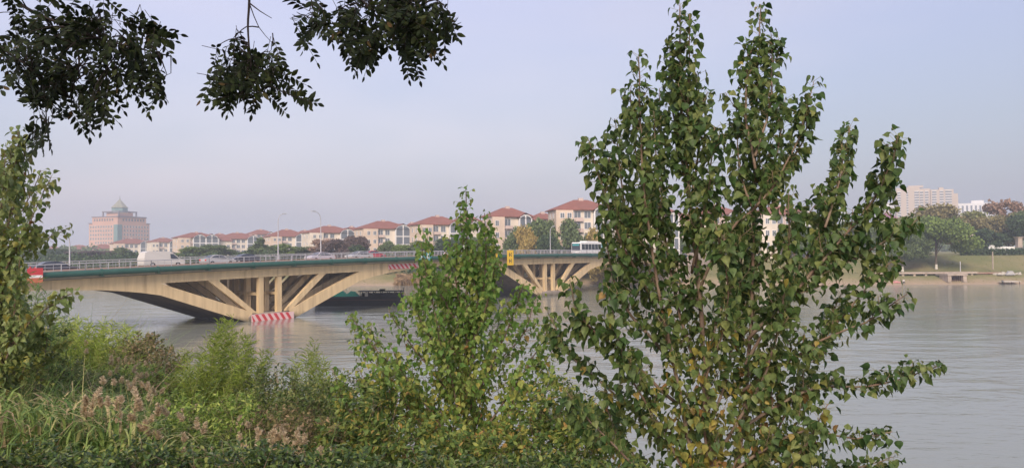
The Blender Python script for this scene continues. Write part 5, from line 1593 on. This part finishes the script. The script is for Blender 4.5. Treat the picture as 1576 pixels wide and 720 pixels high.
# the reed bed: height limited so that its top runs where the photo shows it
TOPS = [(-120, 480), (0, 490), (60, 500), (100, 497), (150, 500), (195, 515), (225, 520), (260, 545), (300, 560), (360, 565), (430, 575), (500, 585), (600, 620), (1000, 690)]
n = 9000
Yr = 7.0 + 9.5*rg.random(n)**0.9
pxr = -130 + 700*rg.random(n)
Xr = atX(pxr, Yr)
topy = top_line(pxr, TOPS) + 6*rg.normal(size=n) + (16-Yr)*10.0 + 10*np.sin(pxr*0.09)
ztop = CAM_Z - (topy - (388-0.00698*(pxr-788)))/F*Yr
Hr = ztop - gz(Xr, Yr)
Hr = np.clip(Hr*(0.70+0.50*rg.random(n)**1.5), 0.4, 4.0)
blades('reeds', Xr, Yr, Hr, 0.012+0.012*rg.random(n), 0.04+0.16*rg.random(n), 0.15+0.6*rg.random(n), M['reed'], 'tall reeds and rank grass covering the near bank down to the water', 'reeds', 3)
# shorter dense leafy blades within the bed
n = 26000
Yr = 6.5 + 9.5*rg.random(n); pxr = -130 + 720*rg.random(n); Xr = atX(pxr, Yr)
topy = top_line(pxr, TOPS) + 12 + (16-Yr)*10.0 + 30*rg.random(n)
ztop = CAM_Z - (topy - (388-0.00698*(pxr-788)))/F*Yr
G_ = gz(Xr, Yr)
L_ = 0.28+0.42*rg.random(n)
blades('reed_leaves', Xr, Yr, L_, 0.014+0.014*rg.random(n), 0.35+0.5*rg.random(n), 0.8+1.0*rg.random(n), M['reed'], 'arching grass leaves filling the reed bed', 'reeds', 4, z0=np.maximum(G_, ztop - L_*(0.6+1.0*rg.random(n))))
# seed plumes
def plumes(name, pts, label):
    """pts: (px, py, Y) of fluffy seed heads"""
    P0, A0, S0 = [], [], []
    for (px, py, Y) in pts:
        c = np.array(tuple(at(px, py, Y)))
        ax = unit(np.array([rg.normal()*0.35, rg.normal()*0.35, 1.0]))
        L1 = 0.06+0.06*rg.random()
        for k in range(150):
            f = rg.random(); o_ = unit(np.cross(ax, rg.normal(size=3)))
            P0.append(c + ax*(f-0.5)*L1); A0.append(o_*(0.9) + ax*(0.75) + np.array([0, 0, -0.35*rg.random()])); S0.append((0.018+0.020*rg.random())*(1.35-0.7*f))
    P0, A0, S0 = map(np.array, (P0, A0, S0))
    T = np.array([[-0.10, 0, 0], [0.10, 0, 0], [0.05, 1, 0.05], [-0.06, 0.95, -0.05]])
    V = place(T, P0, A0, rg.normal(size=(len(P0), 3)), S0)
    o = link_mesh(name, fast_mesh(name, V, [(0, 1, 2, 3)], len(P0), M['plume'])); tag(o, label, 'seed heads', kind='stuff')
pp = []
while len(pp) < 170:
    px = 60 + 460*rg.random()
    u = rg.random()
    t0 = top_line(px, TOPS)
    py = t0 + 2 + 140*u
    # thick in two drifts as in the photo
    dens = 0.35 + 0.4*math.exp(-((px-225)/80)**2) + 0.5*math.exp(-((px-440)/70)**2) - 0.5*math.exp(-((px-330)/35)**2) - (0.35 if px < 130 else 0)
    if rg.random() > dens: continue
    Yp = 15.6 - (py - t0)/10.5
    pp.append((px, py, max(6.7, Yp-0.3)))
plumes('reed_plumes', pp, 'fluffy pinkish brown seed heads scattered over the reed bed')
st = MB()
X = np.array([atX(p[0], p[2]) for p in pp]); Y = np.array([p[2] for p in pp]); Zt = np.array([at(*p).z for p in pp])
G_ = gz(X, Y)
blades('reed_stalks', X, Y, np.maximum(0.3, Zt-G_), np.full(len(pp), 0.006), np.full(len(pp), 0.01), np.full(len(pp), 0.01), M['feather'], 'thin stalks under the fluffy seed heads', 'reeds', 6)

def shrub(name, label, blobs, n, leaf, matname, T=OVA, TF=OVAF, up=0.3, stems=8, cat='shrub', kind=None, seed=1, bmat='bark_young', droop=0.5):
    """blobs: (px, py, rx_px, ry_px, Y, depth)"""
    rg = np.random.default_rng(seed)
    B = np.array(blobs, dtype=float); w = B[:, 2]*B[:, 3]*np.maximum(0.3, B[:, 5]); w /= w.sum()
    cpx, cpy, cY = (B[:, 0]*w).sum(), (B[:, 1]*w).sum(), (B[:, 4]*w).sum()
    base = np.array([atX(cpx, cY), cY, ground_z(atX(cpx, cY), cY)])
    o = empty(name, tuple(base)); tag(o, label, cat, kind=kind)
    idx = rg.choice(len(B), n, p=w)
    # twigs: leaves gather on short sprays inside each blob
    ns = max(12, n//14)
    sidx = rg.choice(len(B), ns, p=w)
    d = unit(rg.normal(size=(ns, 3))); r = rg.random(ns)**0.40
    b = B[sidx]
    Ys = b[:, 4] + d[:, 1]*b[:, 5]*r
    pxs = b[:, 0]+d[:, 0]*b[:, 2]*r; pys = b[:, 1]+d[:, 2]*-b[:, 3]*r
    SP = np.stack([(pxs-788)/F*Ys, Ys, CAM_Z-(pys-(388-0.00698*(pxs-788)))/F*Ys], 1)
    SD = unit(d*np.array([1, 1, 0.6]) + np.array([0, 0, up+0.3]) + rg.normal(size=(ns, 3))*0.35)
    per = n//ns
    P_, A_, N_ = [], [], []
    m = MB()
    for i in range(ns):
        ln_ = leaf*(2.2+1.6*rg.random())
        for k in range(per):
            f = k/per
            side = unit(np.cross(SD[i], rg.normal(size=3)))
            P_.append(SP[i] + SD[i]*ln_*(f-0.3)); A_.append(side*0.8 + SD[i]*0.5 + np.array([0, 0, -droop*rg.random()])); N_.append(np.array([0, 0, 1.0]) + rg.normal(size=3)*0.55)
        if i % 2 == 0:
            m.tube([tuple(SP[i]-SD[i]*ln_*0.9-base), tuple(SP[i]+SD[i]*ln_*0.7-base)], [0.0025, 0.001], 4)
    for k in range(stems):
        j = rg.integers(0, ns); q = SP[j]-base
        m.tube([(rg.normal()*0.08, rg.normal()*0.08, -0.15), (q[0]*0.4, q[1]*0.4, q[2]*0.5), (q[0]*0.9, q[1]*0.9, q[2]*0.95)], [0.012, 0.008, 0.003], 6)
    P_, A_, N_ = np.array(P_)-base, unit(np.array(A_)), unit(np.array(N_))
    V = place(T, P_, A_, N_, leaf*(0.65+0.7*rg.random(len(P_))))
    link_mesh('foliage', fast_mesh('foliage', V, TF, len(P_), M[matname]), o)
    m.build('stem', M[bmat], o)
    return o
NAR = OVA*np.array([0.20, 1, 1]); NARF = OVAF

# light green feathery willow shoots
def wands(name, label, tips, Y, matname, leaf, sp, seed, base_px, base_py, cat='shrub', spread=26):
    rg = np.random.default_rng(seed)
    bx = atX(base_px, Y); base = np.array([bx, Y, ground_z(bx, Y)])
    o = empty(name, tuple(base)); tag(o, label, cat)
    m = MB(); P_, A_, N_ = [], [], []
    for (px, py, k) in tips:
        for j in range(k):
            Yj = Y + rg.normal()*0.5
            tip = np.array(tuple(at(px + rg.normal()*spread*0.5, py + abs(rg.normal())*spread*0.8, Yj)))
            b0 = base + np.array([rg.normal()*0.25, rg.normal()*0.25, 0])
            mid_ = b0*0.45 + tip*0.55 + np.array([0, 0, 0.12])
            C = resample([b0, mid_, tip], 0.05)
            m.tube([tuple(c-base) for c in C[::3]]+[tuple(C[-1]-base)], list(np.linspace(0.007, 0.001, len(C[::3])+1)), 5)
            s = int(len(C)*0.25)
            for c_ in range(s, len(C)):
                for q in range(sp):
                    t = unit(C[min(c_+1, len(C)-1)]-C[c_-1]); side = unit(np.cross(t, rg.normal(size=3)))
                    P_.append(C[c_]+rg.normal(size=3)*0.012); A_.append(side*0.55+t*0.55+np.array([0, 0, -0.45*rg.random()])); N_.append(rg.normal(size=3))
    P_, A_, N_ = np.array(P_)-base, unit(np.array(A_)), unit(np.array(N_))
    V = place(NAR, P_, A_, N_, leaf*(0.6+0.8*rg.random(len(P_))))
    link_mesh('foliage', fast_mesh('foliage', V, NARF, len(P_), M[matname]), o)
    m.build('stem', M['willow'] if False else M['petiole'], o)
    print(name, len(P_))
wands('willow_shrub', 'bright yellow green feathery willow bush in front of the first pier', [(348, 488, 11), (330, 512, 12), (375, 508, 12), (300, 540, 14), (402, 540, 10), (272, 572, 14), (315, 560, 12), (250, 610, 12), (345, 580, 16), (320, 630, 16), (380, 610, 12), (270, 640, 12), (290, 600, 8), (410, 590, 8), (360, 540, 8)], 10.5, 'willow', 0.10, 4, 31, 330, 760)
wands('willow_shrub', 'smaller thin feathery willow bush left of the middle poplar', [(478, 525, 8), (492, 548, 9), (455, 550, 7), (508, 580, 7), (445, 600, 5), (470, 600, 6)], 11.0, 'willow', 0.10, 3, 32, 485, 760, spread=20)
wands('willow_shrub', 'grey green feathery bush under the left poplar', [(34, 424, 9), (48, 448, 9), (16, 415, 10), (84, 474, 9), (66, 478, 10), (40, 470, 12), (15, 450, 12), (5, 480, 10)], 10.0, 'feather', 0.10, 3, 33, 30, 720)
wands('weeds', 'pale feathery weeds at the foot of the big poplar, left side', [(870, 590, 5), (905, 610, 5), (935, 625, 4), (850, 620, 4)], 9.5, 'willow', 0.085, 2, 34, 890, 800, cat='weeds')
wands('weeds', 'yellow green weeds standing above the reeds at the left water edge', [(85, 490, 16), (115, 488, 16), (140, 490, 16), (165, 494, 16), (190, 500, 14), (70, 505, 14), (100, 520, 16), (150, 520, 16), (210, 512, 12), (120, 550, 16), (232, 528, 10), (60, 545, 14), (180, 550, 14)], 13.0, 'willow', 0.11, 3, 35, 125, 640, cat='weeds')

shrub('shrub', 'broad leaved yellowing bush at the left edge below the poplar', [(10, 500, 55, 40, 8.8, 0.6), (60, 530, 60, 40, 8.8, 0.5), (20, 570, 60, 40, 8.4, 0.5)], 1500, 0.055, 'shrub_yellow', T=POP, TF=POPF, seed=41)
shrub('shrub', 'green leafy bush between the feathery willow and the middle poplar', [(560, 640, 60, 50, 8.4, 0.7), (520, 690, 60, 40, 8.0, 0.6), (600, 600, 40, 30, 8.6, 0.5)], 2600, 0.065, 'shrub', seed=42)
shrub('shrub', 'dark green bush at the foot of the middle poplar', [(640, 680, 80, 50, 8.0, 0.8), (720, 700, 80, 40, 7.8, 0.8), (800, 690, 70, 45, 8.0, 0.8)], 3600, 0.062, 'shrub', seed=43)
shrub('shrub', 'yellowing bush between the middle and the big poplar', [(860, 630, 50, 45, 8.4, 0.7), (900, 680, 60, 45, 8.0, 0.7), (820, 650, 45, 45, 8.3, 0.6), (930, 640, 40, 35, 8.4, 0.5)], 3200, 0.062, 'shrub', seed=44)
shrub('shrub', 'low green bush under the right side of the big poplar', [(1180, 735, 90, 30, 7.6, 0.6), (1060, 735, 70, 26, 7.8, 0.5)], 1400, 0.07, 'shrub', seed=45)
shrub('shrub', 'fine leaved light green bush in front of the willow bush, above the hedge', [(300, 650, 60, 36, 8.0, 0.6), (360, 640, 50, 34, 8.2, 0.6), (250, 665, 45, 26, 7.8, 0.5)], 3600, 0.042, 'willow_leafy', seed=51)
shrub('shrub', 'brown tinged bush of dry stems at the water side right of the weeds', [(225, 532, 36, 22, 12.5, 0.8), (258, 562, 32, 26, 12.0, 0.8), (200, 550, 32, 26, 12.6, 0.8), (240, 600, 40, 30, 11.0, 0.8)], 4200, 0.05, 'drybush', seed=52)
shrub('shrub', 'olive bush in the middle of the left bank below the weeds', [(90, 580, 60, 32, 10.5, 0.8), (150, 600, 50, 30, 10.2, 0.8), (40, 610, 50, 30, 9.6, 0.6)], 4200, 0.045, 'feather_leafy', seed=53)
shrub('shrub', 'low pale green bush at the left end above the hedge', [(40, 660, 60, 26, 7.4, 0.5), (110, 668, 50, 20, 7.4, 0.4)], 2400, 0.045, 'willow_leafy', seed=54)
shrub('shrub', 'low olive bush with dry tips left of the leafy bush at the middle poplar', [(430, 655, 55, 30, 8.2, 0.6), (480, 670, 50, 26, 8.0, 0.5)], 2600, 0.042, 'drybush', seed=55)
shrub('shrub', 'soft olive green bush filling the bank left of the bush at the middle poplar', [(420, 600, 55, 34, 10.0, 0.8), (480, 620, 50, 36, 9.6, 0.8), (545, 600, 40, 30, 9.6, 0.7)], 4600, 0.045, 'feather_leafy', seed=61)
shrub('shrub', 'tall soft green bush at the water edge between the weeds and the willow bush', [(215, 590, 60, 30, 11.0, 0.8), (270, 620, 50, 28, 10.0, 0.7)], 3600, 0.045, 'willow_leafy', seed=62)
# hedge along the path edge, ragged top
hb = []
for k, px in enumerate(range(-60, 980, 42)):
    hb.append((px, 715 + 10*math.sin(k*1.7) + (14 if px > 520 else 0), 44, 26 + 5*math.sin(k*2.3), 5.6 + 0.2*math.sin(k), 0.45))
shrub('hedge', 'glossy leaved hedge along the bottom edge of the view', hb, 15000, 0.042, 'hedge', seed=46, stems=60, cat='hedge')

# ------------------------------------------------------------------ haze
HZ = bpy.data.materials.new('haze'); HZ.use_nodes = True
n_ = HZ.node_tree; n_.nodes.clear()
ho = n_.nodes.new('ShaderNodeOutputMaterial'); pv = n_.nodes.new('ShaderNodeVolumePrincipled')
pv.inputs['Color'].default_value = (0.83, 0.89, 1.0, 1)
pv.inputs['Density'].default_value = 0.00055
pv.inputs['Anisotropy'].default_value = 0.2
n_.links.new(pv.outputs[0], ho.inputs['Volume'])
hzb = MB().box(-2650, -2650, -3.6, 2650, 2650, 90)
o = hzb.build('haze', HZ); tag(o, 'thin grey lilac haze over the river and town', 'haze', kind='stuff')
